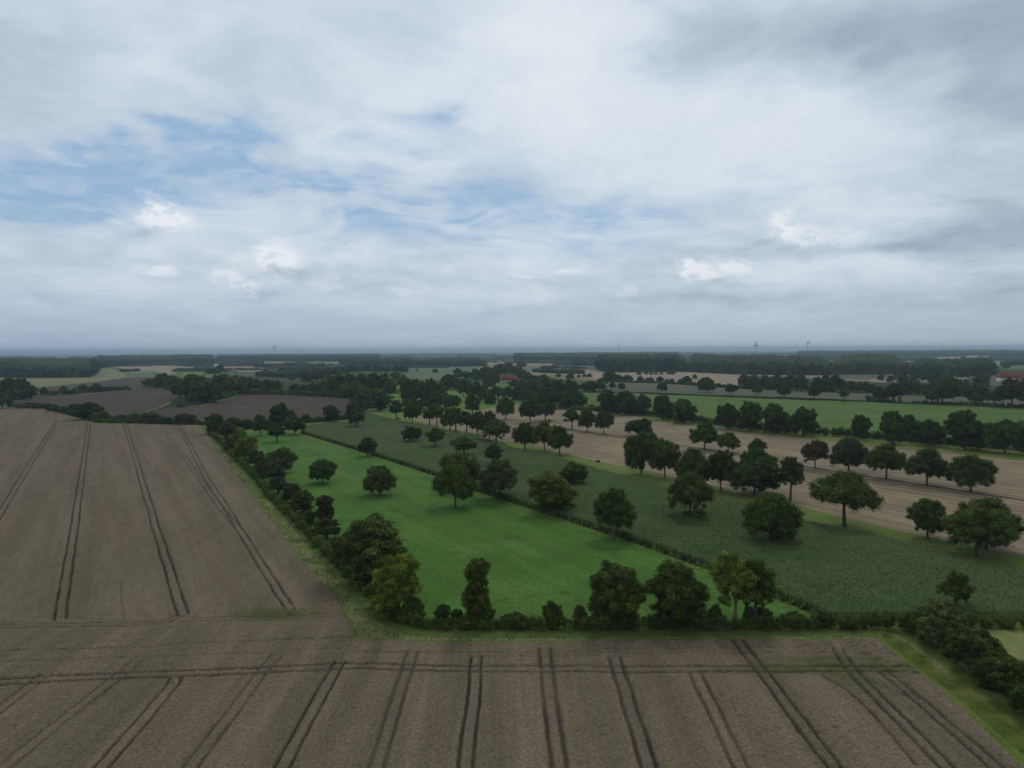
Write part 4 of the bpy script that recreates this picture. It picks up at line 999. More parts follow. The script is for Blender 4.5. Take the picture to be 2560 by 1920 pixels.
hedge("hedge along the far side of the right dark field", [(600, 986), (680, 986), (760, 989), (870, 995)], 8, 6, 18, leaf=.6, vary=.6)
hedge("weeds at the foot of a tree in the maize", [(1708, 1297), (1762, 1303)], 1.6, 2.9, 19, leaf=.3, name='weeds', group=None)
hedge("dark bush at the foot of the large round maize tree", [(1925, 1362), (1975, 1362)], 1.8, 3.0, 20, leaf=.3, name='weeds', group=None)

# ------------------------------------------------------------------ mid-distance tree groups: every tree its own object
def grove(k, items, where, group, kinds=('dark',), cat='tree'):
    """items: (base x, base y, top y, width) in one view of the photograph"""
    items = sorted(items, key=lambda a: a[0])
    for i, a in enumerate(items):
        lf = a[4] if len(a) > 4 else kinds[i % len(kinds)]
        look = {'dark': 'dark', 'mid': 'mid green', 'blue': 'grey-green', 'olive': 'olive', 'light': 'light green', 'rusty': 'brownish', 'silver': 'pale'}[lf]
        b = px(k, a[0], a[1]); t = px(k, a[0], a[2]); p, H, W = measure(b[0], b[1], t[1], a[3] / CR[k][1])
        near = p.y < 620
        lb = f"{look} tree, {ORD[i]} from left {where}"
        place(('bushy' if i % 3 else 'oak') if near else 'far', p, H, W, lf, lb, group)
ORD = "first second third fourth fifth sixth seventh eighth ninth tenth eleventh twelfth thirteenth fourteenth fifteenth sixteenth seventeenth eighteenth nineteenth twentieth".split() + [f"{i}th" for i in range(21, 60)]
grove('A', [(650, 745, 655, 140), (770, 795, 638, 225), (880, 805, 715, 150), (1040, 810, 748, 125), (1160, 815, 738, 140), (1300, 822, 728, 200), (1440, 828, 765, 120),
            (1600, 835, 735, 185), (470, 720, 660, 120), (560, 735, 672, 130), (200, 700, 655, 120), (340, 702, 650, 120), (990, 808, 770, 90)], "in the wheat's far hedge", "trees of the wheat's far hedge", ('dark', 'dark', 'blue'))
grove('B', [(290, 868, 768, 135), (400, 872, 785, 125), (915, 815, 745, 90), (1140, 808, 663, 150, 'blue'), (1330, 770, 630, 165), (1410, 735, 572, 200, 'blue'), (1540, 712, 540, 240),
            (1030, 800, 765, 90), (1240, 790, 750, 80), (1570, 715, 655, 110)], "behind the far end of meadow and maize", "trees behind meadow and maize", ('dark',))
grove('A', [(1290, 512, 432, 140), (1400, 515, 388, 185), (1500, 530, 410, 160), (1560, 610, 440, 160), (1650, 630, 400, 235), (1720, 560, 405, 200), (1790, 645, 440, 240), (1900, 600, 398, 230),
            (1960, 560, 405, 160), (2010, 578, 408, 220), (2110, 540, 415, 160), (1660, 655, 560, 120, 'blue'), (1560, 690, 650, 90), (1860, 640, 520, 160)], "in the copse between the dark fields", "trees of the copse between the dark fields", ('dark', 'dark', 'mid', 'blue'))
grove('A', [(20, 700, 560, 190, 'blue'), (80, 620, 430, 190), (150, 615, 432, 150), (210, 612, 430, 110), (262, 610, 488, 150), (120, 625, 510, 160), (380, 592, 508, 70), (-80, 620, 440, 220), (-150, 640, 480, 200)], "in the tree group at the left border", "trees at the left border")
grove('A', [(550, 570, 500, 70), (640, 570, 530, 100), (722, 552, 488, 80), (842, 552, 478, 95), (930, 545, 505, 100), (1020, 540, 505, 100), (1100, 538, 515, 70)], "in the hedgerow left of the copse", "trees of the hedgerow left of the copse")
grove('B', [(1120, 585, 400, 160), (1210, 590, 395, 170), (1300, 590, 392, 180), (1400, 592, 390, 170), (1490, 590, 388, 180), (1590, 590, 392, 190), (1640, 595, 430, 130), (1260, 600, 480, 150), (1440, 640, 500, 180),
            (1530, 650, 520, 170), (1350, 610, 470, 150)], "in the green-topped wood behind the dark field", "trees of the green-topped wood", ('olive', 'mid', 'olive', 'dark'))
grove('B', [(580, 560, 440, 150), (660, 560, 450, 120), (820, 555, 480, 110), (900, 560, 490, 110), (980, 565, 470, 130), (1050, 575, 460, 140), (470, 545, 440, 140), (380, 540, 430, 150)], "along the far edge of the right dark field", "trees along the right dark field", ('dark', 'mid'))
grove('B', [(1010, 460, 370, 160), (930, 465, 380, 120), (880, 440, 360, 100), (1140, 400, 345, 200), (1435, 372, 305, 90), (1735, 388, 318, 165), (1690, 445, 378, 90), (1760, 465, 400, 60), (570, 415, 358, 80), (520, 420, 380, 60),
            (180, 395, 310, 70), (120, 395, 340, 130), (80, 390, 345, 80), (480, 338, 298, 40), (545, 342, 305, 50), (610, 342, 318, 60), (800, 340, 305, 90), (880, 345, 310, 100), (960, 350, 315, 110), (1060, 350, 310, 120),
            (830, 410, 350, 130), (740, 400, 365, 110), (1230, 395, 330, 150), (1320, 380, 300, 130), (1560, 385, 320, 160), (2033, 385, 352, 60)], "scattered round the left farm's fields", "trees round the left farm", ('dark', 'blue'))
grove('c', [(30, 470, 420, 90), (110, 500, 440, 100), (200, 520, 400, 110), (290, 560, 440, 120), (60, 560, 500, 110), (340, 420, 350, 90), (420, 400, 320, 80), (560, 470, 420, 90), (640, 470, 430, 80), (700, 450, 400, 90), (820, 440, 390, 80),
            (900, 440, 390, 70), (1380, 440, 400, 60), (1240, 440, 380, 90), (1500, 560, 480, 110), (1600, 580, 520, 90), (480, 350, 310, 60), (100, 345, 312, 60), (200, 345, 310, 60), (1780, 430, 395, 40)], "left of the park beyond the dark field", "trees beyond the dark field", ('dark', 'blue', 'mid'))
# park trees round the bright pasture and the red roofed barn
grove('C', [(205, 630, 432, 140), (270, 640, 440, 150), (335, 650, 458, 150), (410, 600, 430, 110), (400, 655, 480, 140), (465, 665, 470, 150), (595, 700, 575, 175), (575, 532, 400, 185), (685, 592, 443, 105),
            (800, 605, 458, 120), (765, 738, 578, 145, 'blue'), (740, 580, 470, 90), (200, 700, 610, 110, 'mid'), (430, 720, 650, 90, 'mid'), (500, 640, 560, 90), (250, 690, 600, 130), (330, 700, 610, 120), (420, 690, 560, 130), (520, 690, 560, 130), (860, 640, 520, 120), (700, 520, 430, 110), (640, 540, 440, 90), (160, 520, 430, 110), (860, 560, 490, 100), (920, 660, 560, 110), (740, 660, 560, 80), (560, 470, 400, 100)], "around the bright park pasture", "park trees", ('dark',))
grove('C', [(860, 480, 340, 150), (790, 470, 350, 110), (700, 440, 372, 160, 'mid'), (640, 420, 345, 90), (930, 470, 360, 140), (1000, 420, 305, 150), (1080, 410, 300, 150), (1160, 430, 330, 120), (960, 500, 385, 100), (905, 510, 400, 110),
            (1200, 440, 360, 110), (1240, 450, 380, 120), (890, 400, 330, 120)], "crowded round the red roofed barn", "trees round the red roofed barn", ('dark', 'blue'))
grove('C', [(980, 610, 500, 150), (900, 610, 540, 110), (1070, 620, 505, 130), (1160, 625, 500, 140), (1240, 640, 540, 130), (1120, 520, 440, 110), (1200, 540, 440, 130), (1290, 580, 440, 170, 'olive'), (1390, 560, 430, 150),
            (1390, 690, 505, 190), (1470, 680, 520, 140), (1560, 700, 550, 150), (1690, 700, 550, 160), (1520, 620, 445, 160), (1600, 590, 440, 130), (1640, 600, 460, 110), (1780, 545, 455, 110), (1860, 548, 440, 130, 'mid'), (1380, 460, 400, 100),
            (1300, 470, 410, 100), (1730, 545, 470, 80), (1460, 520, 440, 120), (1330, 660, 560, 110), (1640, 690, 600, 110), (1790, 710, 660, 70)],
      "in the wood before the long green field", "trees of the wood before the long green field", ('dark', 'mid', 'dark', 'blue'))
grove('C', [(1610, 440, 385, 80), (1685, 432, 402, 45), (1735, 430, 398, 45), (1775, 430, 392, 48), (1505, 425, 392, 50), (1435, 390, 330, 70), (1385, 385, 335, 60), (1190, 335, 285, 80), (1685, 325, 280, 110)], "on the pale strip beside the big wood", "trees on the pale strip")
grove('D', [(290, 465, 365, 150), (365, 465, 400, 90), (445, 465, 405, 110), (555, 465, 415, 65), (620, 470, 428, 60), (650, 472, 425, 60), (725, 475, 418, 70), (785, 480, 440, 60), (832, 480, 435, 45), (900, 485, 440, 60), (960, 488, 412, 90),
            (1028, 445, 398, 48), (1100, 520, 430, 90), (1230, 515, 475, 60), (1280, 512, 485, 40), (545, 410, 378, 50), (605, 402, 380, 40), (650, 405, 382, 40), (690, 405, 382, 40), (735, 405, 380, 35), (820, 400, 375, 80)],
      "before the big middle wood", "trees before the big middle wood", ('dark', 'mid'))
grove('D', [(1450, 515, 395, 120), (1540, 515, 400, 140), (1630, 515, 405, 110), (1740, 540, 400, 130), (1850, 545, 395, 150), (1950, 545, 400, 130), (1680, 540, 470, 90), (1500, 530, 460, 90), (1900, 548, 430, 110)], "in the dark wood behind the crop", "trees of the dark wood behind the crop", ('dark',))
grove('E', [(420, 550, 420, 120), (500, 552, 400, 130), (580, 550, 402, 130), (640, 550, 440, 100), (720, 560, 455, 130), (820, 560, 460, 130), (900, 560, 480, 90), (975, 452, 392, 60), (1110, 460, 395, 90), (1170, 500, 390, 100), (1270, 460, 375, 90),
            (1370, 470, 370, 110), (1450, 480, 380, 120), (1180, 580, 460, 130), (1270, 580, 470, 130), (1340, 590, 480, 110), (1250, 520, 430, 120), (1640, 450, 330, 80), (1690, 445, 350, 80), (1610, 580, 430, 130), (1690, 590, 440, 120),
            (1835, 505, 392, 140, 'blue'), (1560, 500, 410, 130), (2060, 345, 300, 70), (1000, 620, 520, 90), (1050, 480, 410, 60)],
      "behind the green field's right half", "trees behind the long green field", ('dark', 'mid', 'dark', 'blue'))

# ------------------------------------------------------------------ distant woods (one canopy mass each) and far hedgerows
WOODM = {k: mat("canopy_" + k, a, b, .06, 5, c3=c, scale3=.02, fine=.25, fine_scale=.25, attr_tone='tone') for k, a, b, c in (
    ('dark', (.036, .056, .028), (.052, .076, .034), (.060, .078, .032)), ('mid', (.045, .070, .030), (.065, .090, .036), (.080, .100, .036)))}
def canopy(front, depth, h0, h1, seed, cs=11.0, clumps=True):
    """a bumpy roof of crowns over a strip that starts at the front line and runs away from the viewpoint"""
    rng = np.random.default_rng(seed)
    Pf = [np.array(p[:2]) for p in front]; seg = [np.linalg.norm(b - a) for a, b in zip(Pf[:-1], Pf[1:])]; Ln = sum(seg)
    D0 = np.linalg.norm(Pf[0]); res = max(2.6, D0 / 620)
    ns = int(min(420, max(6, Ln / res))); s = np.linspace(0, 1, ns); cum = np.concatenate([[0], np.cumsum(seg)]) / Ln
    fx = np.interp(s, cum, [p[0] for p in Pf]); fy = np.interp(s, cum, [p[1] for p in Pf])
    dirs = np.column_stack([fx, fy]); dirs /= np.linalg.norm(dirs, axis=1)[:, None]
    t = [0, .01, .6]; st = res
    while t[-1] < depth: t.append(t[-1] + st); st = min(st * 1.06, res * 5)
    t = np.array(t)
    wob = 7 * (vnoise(s * Ln / 22, s * 0, seed) - .5) * min(1, depth / 60) + 16 * (vnoise(s * Ln / 90, s * 0 + 5, seed) - .5) * min(1, depth / 200)
    endw = np.clip(np.minimum(s, 1 - s) * Ln / 30, 0, 1)
    X = fx[:, None] + dirs[:, :1] * (t[None] + wob[:, None]); Y = fy[:, None] + dirs[:, 1:] * (t[None] + wob[:, None])
    cx = np.floor(X / cs).astype(int); cy = np.floor(Y / cs).astype(int); Z = np.full(X.shape, -1e9); TN = np.ones(X.shape)
    def hsh(a, b, k):
        v = (a * 73856093 ^ b * 19349663 ^ (k * 83492791 + seed * 2654435)) & 0x7fffffff; v = ((v ^ (v >> 15)) * 2246822519) & 0x7fffffff
        return ((v ^ (v >> 13)) & 0xffff) / 65535.0
    for i in (-1, 0, 1):
        for j in (-1, 0, 1):
            a = cx + i; b = cy + j
            ux = (a + .2 + .6 * hsh(a, b, 1)) * cs; uy = (b + .2 + .6 * hsh(a, b, 2)) * cs
            d2 = (X - ux) ** 2 + (Y - uy) ** 2; top = hsh(a, b, 3) ** 1.5 * 9 - 4.5 - d2 * (7.5 / (cs * .6) ** 2 * .9)
            m = top > Z; Z = np.where(m, top, Z); TN = np.where(m, .62 + .7 * hsh(a, b, 4), TN)
    f = np.clip(t / max(depth, 1), 0, 1)[None]
    H = h0 + (h1 - h0) * np.sqrt(f) + (8 * (vnoise(X / 60, Y / 110, seed + 3) - .5) + 8 * (vnoise(X / 220, Y / 300, seed + 9) - .5)) * min(1, h0 / 20)
    Z = np.maximum(H + np.maximum(Z, -8) * min(1, h0 / 18), h0 * .25)
    Z *= (.55 + .45 * np.clip(endw, 0, 1))[:, None] * np.clip(.72 + t[None] / 14, 0, 1)
    Z[:, 0] = 0; Z[:, -1] = 0; Z[0] = 0; Z[-1] = 0
    V = np.stack([X, Y, Z], -1).reshape(-1, 3); nt_ = len(t); I = np.arange(ns * nt_).reshape(ns, nt_)
    Q = np.stack([I[:-1, :-1], I[1:, :-1], I[1:, 1:], I[:-1, 1:]], -1).reshape(-1, 4)
    tone = TN.ravel() * .9; Tt = np.zeros((0, 3), int)
    if clumps:
        C_ = []; R = []; n = int(Ln / (cs * .62))
        for k in range(n):
            u = (k + rng.uniform(0, 1)) / n; x = np.interp(u, s, fx); y = np.interp(u, s, fy); w_ = np.interp(u, s, wob); dx = np.interp(u, s, dirs[:, 0]); dy = np.interp(u, s, dirs[:, 1])
            hh = h0 * rng.uniform(.72, 1.06); r = cs * rng.uniform(.34, .5); sh = rng.uniform(-2, 4) + w_
            for q in range(5):
                zz = hh - r * .8 if q == 0 else hh * rng.uniform(.18, .85)
                C_.append((x + dx * sh + rng.normal(0, r * .5), y + dy * sh + rng.normal(0, r * .4), max(r * .7, zz))); R.append(r * rng.uniform(.7, 1.05))
        v2, q2, t2, tn2 = leaf_cloud(C_, R, 9, max(.8, D0 / 1700), rng, lod=1)
        Q = np.concatenate([Q, q2 + len(V)]); Tt = t2 + len(V); V = np.concatenate([V, v2]); tone = np.concatenate([tone, tn2])
    return V, Q, Tt, tone
def wood(label, pts, depth, h0, h1, seed, m='dark', clumps=True, world=False, name='woods', cat='wood'):
    front = pts if world else [tuple(at(x, y)[:2]) for x, y in pts]
    V, Q, Tt, tone = canopy(front, depth, h0, h1, seed, clumps=clumps)
    o = link(name, mesh_np(name, V, Q, Tt, [WOODM[m]], False, {'tone': tone}))
    return tag(o, label, cat, None, 'stuff')
wood("dense wood over the yellow-green field at the left border", [(-500, 945), (0, 943.5), (72, 944.5), (160, 944.5), (226, 943.5), (244, 933)], 1500, 27, 40, 1)
wood("wood behind the pink stubble at the left", [(244, 922), (277, 917), (360, 914), (432, 912), (500, 914), (536, 912)], 2000, 30, 41, 2)
wood("long wood behind the left farm's far field", [(541, 903), (640, 904), (760, 903.5), (850, 904), (955, 906)], 1500, 29, 38, 3)
wood("low wood behind the pale green field in the centre", [(850, 912), (960, 916), (1050, 918), (1120, 916.5), (1217, 915.5)], 260, 24, 27, 4)
wood("wood left of the big middle wood, behind pale stubble", [(1284, 902), (1310, 905.5), (1430, 905.5), (1495, 904.5)], 1600, 30, 42, 5)
wood("small square wood in front of the pale stubble, centre", [(1432, 914), (1464, 914)], 60, 27, 30, 6)
wood("small square wood beside it on the pale stubble, centre", [(1292, 917), (1315, 917)], 60, 20, 24, 61)
wood("big domed wood in the middle right distance", [(1491, 924), (1512, 930), (1560, 931), (1600, 930.5), (1660, 930), (1720, 930)], 800, 33, 47, 7)
wood("continuation of the big wood to the right", [(1720, 930), (1850, 936), (1960, 938), (2080, 938)], 900, 29, 40, 8)
wood("green-topped wood right of centre under the far tower", [(2080, 937), (2170, 936), (2267, 936)], 1000, 29, 41, 9, 'mid')
wood("dark wood near the white halls at the right", [(2267, 937), (2360, 940), (2430, 941), (2492, 938)], 300, 27, 33, 10)
wood("blue hazy wood behind the white halls", [(1990, 891), (2200, 891.5), (2500, 892), (2900, 891)], 3200, 34, 44, 11, clumps=False)
wood("hazy wood above the middle wood's left end", [(1440, 893), (1620, 893), (1700, 894)], 1500, 30, 40, 12, clumps=False)
def far_belt(name, label, cat, n, d0, d1, len_r, dep_r, h_r, seed):
    rng = np.random.default_rng(seed); Vs = []; Qs = []; Ts = []; tn = []; off = 0
    for i in range(n):
        D = d0 * (d1 / d0) ** rng.uniform(0, 1); az = rng.uniform(-.72, .72); ln = rng.uniform(*len_r); an = rng.normal(0, .5)
        c = np.array([math.sin(az) * D, math.cos(az) * D]); tx = np.array([math.cos(az + an), -math.sin(az + an)])
        a = c - tx * ln / 2; b = c + tx * ln / 2; h = rng.uniform(*h_r)
        V, Q, T_, t_ = canopy([a, c, b], rng.uniform(*dep_r), h, h * 1.1, seed * 100 + i, clumps=False)
        Vs.append(V); Qs.append(Q + off); tn.append(t_); off += len(V)
    o = link(name, mesh_np(name, np.concatenate(Vs), np.concatenate(Qs), None, [WOODM['dark']], False, {'tone': np.concatenate(tn)}))
    return tag(o, label, cat, None, 'stuff')
for i_, (pts_, dp, h_, lb) in enumerate([([(640, 918), (740, 921), (800, 922)], 40, 16, "belt of trees below the pink stubble, left of centre"), ([(700, 932), (790, 934), (850, 935)], 40, 15, "belt of trees before the green-topped wood, left of centre"),
        ([(830, 926), (930, 928), (1000, 927)], 30, 14, "tree belt left of the pale green field"), ([(640, 941), (720, 944), (800, 943)], 30, 13, "low tree belt behind the right dark field"),
        ([(1330, 931), (1400, 934), (1460, 935)], 25, 12, "tree belt before the pale strip, centre"), ([(590, 911), (660, 909)], 30, 14, "short tree belt in the far pink stubble"),
        ([(1500, 917), (1560, 918)], 25, 12, "short tree belt left of the big domed wood"), ([(2100, 930), (2250, 931), (2330, 934)], 40, 14, "tree belt under the green-topped wood"),
        ([(2500, 914), (2700, 913)], 40, 16, "tree belt behind the red roofed farm"), ([(300, 930), (350, 927)], 8, 7, "scrubby line between beige and green fields at the left")]):
    wood(lb, pts_, dp, h_, h_ + 2, 70 + i_, 'dark' if i_ % 2 else 'mid', name='tree_belt', cat='tree belt')
for z_, (nm_, pts_, m_, lb) in enumerate([("far_stubble", [(800, 909), (960, 911), (960, 917), (820, 915)], M_beige, "pale field behind the tree belts, left of centre"), ("far_field", [(740, 912), (800, 910), (830, 922), (730, 925)], M_midgreen, "green field between tree belts, left of centre"),
        ("far_stubble", [(860, 919), (990, 921), (980, 927), (850, 926)], M_ygreen, "yellowish field left of the pale green one"), ("far_field", [(600, 932), (720, 930), (760, 938), (620, 942)], M_greygreen, "grey green field behind the right dark field"),
        ("far_stubble", [(980, 898), (1220, 897), (1260, 902), (1000, 903)], M_beige, "long pale field under the white greenhouses"), ("far_stubble", [(2300, 906), (2480, 904), (2500, 909), (2320, 910)], M_beige, "pale field round the white halls"),
        ("far_field", [(1700, 897), (1900, 896), (1880, 902), (1700, 903)], M_midgreen, "green field behind the big wood")]):
    sheet(nm_, pts_, .13 + .01 * z_, m_, lb)
far_belt("distant_woods", "blue-hazed strips of woodland along the horizon", "woodland", 60, 5000, 20000, (300, 1800), (60, 220), (9, 17), 31)
far_belt("distant_hedgerows", "dotted hedgerows between the distant fields", "hedgerows", 110, 2300, 6500, (60, 420), (8, 26), (8, 15), 32)

# ------------------------------------------------------------------ farms and far buildings
M_wallw = mat("white_wall", (.60, .60, .57), (.68, .68, .66), .3, 3); M_wallb = mat("brick_wall", (.26, .13, .095), (.32, .17, .12), .5, 3)
M_roofr = mat("red_tiles", (.15, .055, .044), (.20, .075, .058), .4, 4, fine=.12, fine_scale=2); M_roofd = mat("dark_roof", (.09, .075, .070), (.13, .11, .10), .4, 4)
M_roofg = mat("grey_roof", (.42, .42, .42), (.55, .55, .55), .2, 3); M_dark = mat("window_glass", (.03, .035, .04), (.05, .055, .06), 1, 2); M_steel = mat("pale_metal", (.40, .41, .42), (.48, .48, .48), .2, 2)
def boxmesh(name, x0, x1, y0, y1, z0, z1, m, parent):
    V = [(x, y, z) for z in (z0, z1) for y in (y0, y1) for x in (x0, x1)]
    Q = [(0, 2, 3, 1), (4, 5, 7, 6), (0, 1, 5, 4), (2, 6, 7, 3), (0, 4, 6, 2), (1, 3, 7, 5)]
    return link(name, mesh_np(name, V, Q, None, [m]), parent)
def building(pos, w_, d, wall_h, roof_h, rot, label, name='farmhouse', cat='building', wallm=None, roofm=None, group=None, windows=4, door=True, over=.5):
    wallm = wallm or M_wallw; roofm = roofm or M_roofr
    e = bpy.data.objects.new(name, None); COL.objects.link(e); e.location = pos; e.rotation_euler.z = rot; tag(e, label, cat, group)
    boxmesh("wall", -w_ / 2, w_ / 2, -d / 2, d / 2, 0, wall_h, wallm, e)
    a, b = w_ / 2 + over, d / 2 + over; zb = wall_h - .1; hip = min(2.5, w_ * .12)
    V = [(-a, -b, zb), (a, -b, zb), (a, b, zb), (-a, b, zb), (-a + hip, 0, wall_h + roof_h), (a - hip, 0, wall_h + roof_h), (-a, -b, zb + .25), (a, -b, zb + .25), (a, b, zb + .25), (-a, b, zb + .25)]
    r = link("roof", mesh_np("roof", V, [(3, 2, 1, 0), (0, 1, 7, 6), (1, 2, 8, 7), (2, 3, 9, 8), (3, 0, 6, 9), (6, 7, 5, 4), (8, 9, 4, 5)], [(7, 8, 5), (9, 6, 4)], [roofm]), e)
    for k in range(windows):
        x = -w_ / 2 + w_ * (k + .5) / windows; boxmesh("window", x - w_ * .04 - .3, x + w_ * .04 + .3, -d / 2 - .06, -d / 2 + .05, wall_h * .35, wall_h * .75, M_dark, e)
    if door: boxmesh("door", -1.4, 1.4, -d / 2 - .07, -d / 2 + .05, 0, wall_h * .62, M_roofd, e)
    return e
def B(x, by, ty, w_px, rot, label, wf=.45, name='farmhouse', cat='building', wallm=None, roofm=None, group=None, windows=4, depth=None, door=True):
    p, H, W = measure(x, by, ty, w_px)
    H = min(H, 60)
    return building(p, W, depth or max(8, min(W * .5, 30)), H * wf, H * (1 - wf), rot, label, name, cat, wallm, roofm, group, windows, door)
B(1274, 959, 937, 40, .08, "large farm barn with red tiled roof and white walls among dark trees", .38)
B(2526, 958, 928, 52, -.15, "farmhouse with bright red roof at the right border", .45)
B(2600, 960, 934, 90, .1, "long farm building with brownish roof cut by the right border", .5, wallm=M_wallb, roofm=M_roofd, name='barn', cat='barn')
B(568, 930, 919, 13, .5, "small red roofed house of the left farm", .5, wallm=M_wallb)
B(589, 930, 922, 15, .1, "white house with dark roof at the left farm", .6, roofm=M_roofd)
B(541, 922, 910, 12, .3, "pale grey roofed shed behind the left farm's trees", .6, roofm=M_roofg, name='shed', cat='shed')
FB = "pale far buildings"
for x, by, ty, w_, lb, nm in [(2376, 902, 893, 44, "wide white hall in front of the others at the right", 'hall'), (2350, 900, 894, 20, "small white hall beside the wide one", 'hall'), (2432, 896, 889, 24, "white hall behind the dark wood at the right", 'hall'),
        (2460, 897, 891, 18, "small pale hall right of the white halls", 'hall'), (2327, 912, 905, 6, "tiny pale house in the dark wood at the right", 'house'),
        (1100, 896, 891, 30, "left one of the long white greenhouses in the centre distance", 'greenhouse'), (1132, 895.5, 890, 28, "right one of the long white greenhouses in the centre distance", 'greenhouse'),
        (1126, 901, 898, 6, "small white house below the greenhouses", 'house'), (1238, 896, 893, 8, "left white house of the far central pair", 'house'), (1247, 896, 893, 7, "right white house of the far central pair", 'house'),
        (961, 898, 893.5, 6, "lone white house left of the greenhouses", 'house'), (1784, 896, 890, 9, "white house above the continuation of the big wood", 'house'), (1770, 897, 892, 7, "pale house beside the white one above the wood", 'house'),
        (1950, 895, 889, 12, "pink-white village house below the left turbine's right side", 'house'), (1960, 895, 887, 8, "tall white village house between the two turbines", 'house'), (1940, 896, 891, 12, "low pale village house between the two turbines", 'house'),
        (4, 896, 892, 12, "white roof over the wood at the left border", 'hall'), (840, 901, 897, 10, "pale barn at the centre-left wood's edge", 'barn'), (2470, 892, 887, 5, "white silo-like house on the far right", 'house'), (2373, 893, 888, 8, "white house above the wide white hall", 'house')]:
    B(x, by, ty, w_, trng.uniform(-.3, .3), lb, .6, name=nm, cat=nm, wallm=M_wallw, roofm=M_roofg if nm != 'house' else M_roofd if 'pale' in lb else M_roofg, group=FB, windows=2, door=False)

# ------------------------------------------------------------------ small things on the grass strip
def trough(x, y, w_px, rot, m, label, group=None):
    p, H, W = measure(x, y, y - 4, w_px)
    e = bpy.data.objects.new("trough", None); COL.objects.link(e); e.location = p + Vector((0, 0, .1)); e.rotation_euler.z = rot; tag(e, label, "trough", group)
    a, h, d = W / 2, .9, .7
    V = [(-a, -d, .15), (a, -d, .15), (a, d, .15), (-a, d, .15), (-a - .1, -d - .1, h), (a + .1, -d - .1, h), (a + .1, d + .1, h), (-a - .1, d + .1, h),
         (-a + .1, -d + .1, h), (a - .1, -d + .1, h), (a - .1, d - .1, h), (-a + .1, d - .1, h), (-a + .15, -d + .15, .35), (a - .15, -d + .15, .35), (a - .15, d - .15, .35), (-a + .15, d - .15, .35)]
    Q = [(3, 2, 1, 0)] + [(i, (i + 1) % 4, 4 + (i + 1) % 4, 4 + i) for i in range(4)] + [(4 + i, 4 + (i + 1) % 4, 8 + (i + 1) % 4, 8 + i) for i in range(4)] + [(8 + i, 8 + (i + 1) % 4, 12 + (i + 1) % 4, 12 + i) for i in range(4)] + [(12, 13, 14, 15)]
    link("basin", mesh_np("basin", V, Q, None, [m]), e)
    for sx in (-1, 1): boxmesh("leg", sx * a * .7 - .12, sx * a * .7 + .12, -d * .8, d * .8, -.1, .2, M_dark, e)
TG = "white troughs on the strip"
trough(1174, 1084, 7, -.5, M_wallw, "small white trough beside the slim tree of the strip row", TG)
trough(1216, 1098, 8, -.5, M_wallw, "left one of the two white troughs behind the wide strip tree", TG)
trough(1228, 1101, 6, -.5, M_wallw, "right one of the two white troughs behind the wide strip tree", TG)
trough(997, 1048, 9, -.4, M_bark, "brown wooden trough beside the first small tree of the strip row")
hedge("dark heap of scrub on the grass strip before the stubble", [(1491, 1155), (1500, 1156)], .9, .9, 44, 'dark', name='brushwood', group=None)

# ------------------------------------------------------------------ wind turbines and mast
def cyl(name, pts, rad, m, parent, seg=12):
    V, Q = tube(pts, rad, seg); return link(name, mesh_np(name, V, Q, None, [m], True), parent)
def turbine(x, D, hub, rot_r, yaw, label, blade_r=None, phase=.2):
    d = ray(x, 900); s = D / math.hypot(d.x, d.y)
    e = bpy.data.objects.new("wind_turbine", None); COL.objects.link(e); e.location = (d.x * s, d.y * s, 0); e.rotation_euler.z = yaw - math.atan2(d.x, d.y); tag(e, label, "wind turbine", "wind turbines on the horizon")
    cyl("tower", [(0, 0, 0), (0, 0, hub * .5), (0, 0, hub)], [2.6, 2.0, 1.3], M_steel, e)
    boxmesh("nacelle", -1.8, 1.8, -4, 6, hub - 1.8, hub + 2.2, M_steel, e)
    cyl("hub", [(0, -4, hub), (0, -6, hub), (0, -7.5, hub)], [2.2, 2.0, .4], M_steel, e)
    for k in range(3):
        a = phase + k * 2 * math.pi / 3; u = Vector((math.sin(a), 0, math.cos(a))); v = Vector((math.cos(a), 0, -math.sin(a))); c = Vector((0, -5.6, hub)); V = []
        for r, wd, th in ((1.5, 1.0, .9), (rot_r * .2, 2.6, .7), (rot_r * .6, 1.7, .4), (rot_r, .4, .1)):
            for sx, sy in ((-1, -1), (1, -1), (1, 1), (-1, 1)): V.append((c + u * r + v * sx * wd + Vector((0, sy * th, 0)))[:])
        Q = [(i * 4 + j, i * 4 + (j + 1) % 4, i * 4 + 4 + (j + 1) % 4, i * 4 + 4 + j) for i in range(3) for j in range(4)] + [(3, 2, 1, 0), (12, 13, 14, 15)]
        link("blade", mesh_np("blade", V, Q, None, [M_steel]), e)
turbine(1888.6, 4000, 87, 26, .5, "most visible wind turbine, left of the two white towers", phase=0.0)
turbine(2018.8, 4200, 98, 10, 1.2, "wind turbine with small head, right of the two white towers", phase=.3)
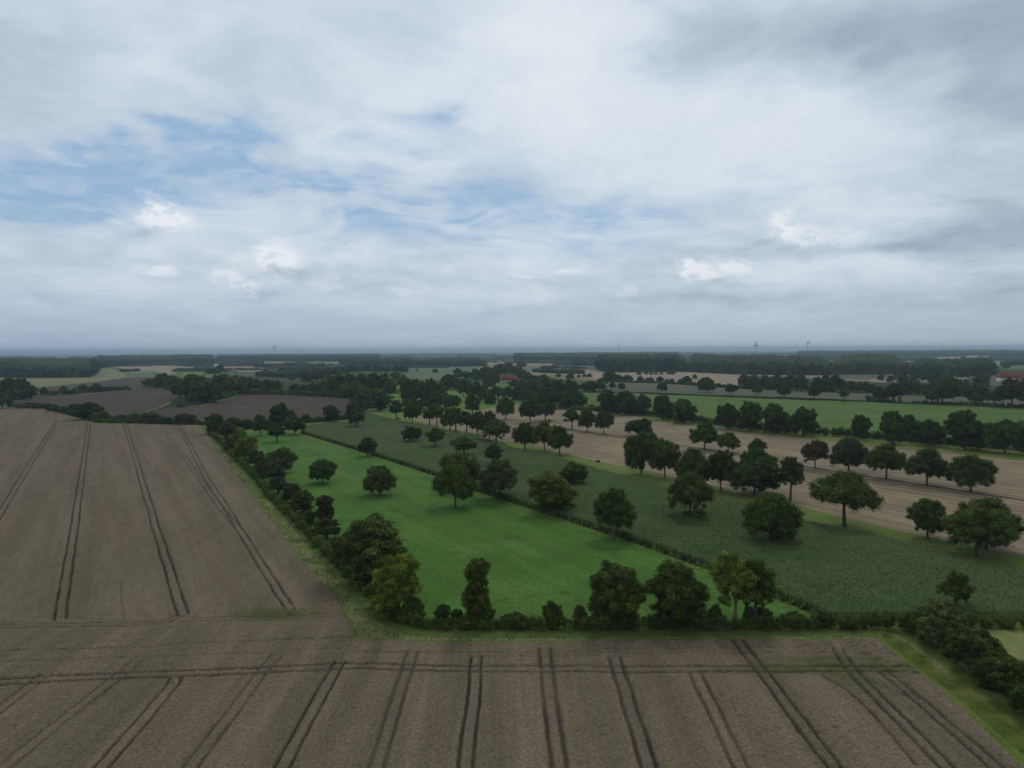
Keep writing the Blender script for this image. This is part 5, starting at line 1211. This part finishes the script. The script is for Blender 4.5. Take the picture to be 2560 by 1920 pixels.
turbine(686.4, 5500, 100, 19, .3, "faint wind turbine far over the left woods", phase=0.0)
def mast(x, D, h, label):
    d = ray(x, 900); s = D / math.hypot(d.x, d.y)
    e = bpy.data.objects.new("radio_mast", None); COL.objects.link(e); e.location = (d.x * s, d.y * s, 0); tag(e, label, "mast")
    V = []; Q = []
    def add(p, r):
        nonlocal V, Q
        v, q = tube(p, r, 5); o = len(V); V += v; Q += [tuple(i + o for i in f) for f in q]
    c4 = [(-1, -1), (1, -1), (1, 1), (-1, 1)]
    for sx, sy in c4: add([(sx * 4, sy * 4, 0), (sx * 1.2, sy * 1.2, h)], [.6, .45])
    for i in range(10):
        z = h * i / 10; r = 4 - 2.8 * i / 10; r2 = 4 - 2.8 * (i + 1) / 10
        for j in range(4):
            a, b = c4[j], c4[(j + 1) % 4]; add([(a[0] * r, a[1] * r, z), (b[0] * r2, b[1] * r2, z + h / 10)], [.25, .25])
    link("frame", mesh_np("frame", V, Q, None, [M_steel], True), e)
    cyl("antenna", [(0, 0, h), (0, 0, h * 1.06)], [.9, .5], M_steel, e)
mast(1547, 4500, 108, "faint lattice mast far over the middle wood")

# ------------------------------------------------------------------ the air
def haze():
    x0, x1, y0, y1, z0, z1 = -S - 500, S + 500, -4500, 26500, -1.0, 124.0
    V = [(x, y, z) for z in (z0, z1) for y in (y0, y1) for x in (x0, x1)]
    Q = [(0, 2, 3, 1), (4, 5, 7, 6), (0, 1, 5, 4), (2, 6, 7, 3), (0, 4, 6, 2), (1, 3, 7, 5)]
    m = bpy.data.materials.new("haze"); m.use_nodes = True; t = m.node_tree; t.nodes.clear()
    o = t.nodes.new("ShaderNodeOutputMaterial"); v = t.nodes.new("ShaderNodeVolumePrincipled")
    v.inputs['Color'].default_value = (.58, .81, 1.0, 1); v.inputs['Density'].default_value = HAZE_D; v.inputs['Anisotropy'].default_value = .15
    t.links.new(v.outputs[0], o.inputs['Volume'])
    ob = link("haze", mesh_np("haze", V, Q, None, [m])); tag(ob, "thin bluish haze over the far country", "haze", None, 'stuff')
HAZE_D = .00008
haze()
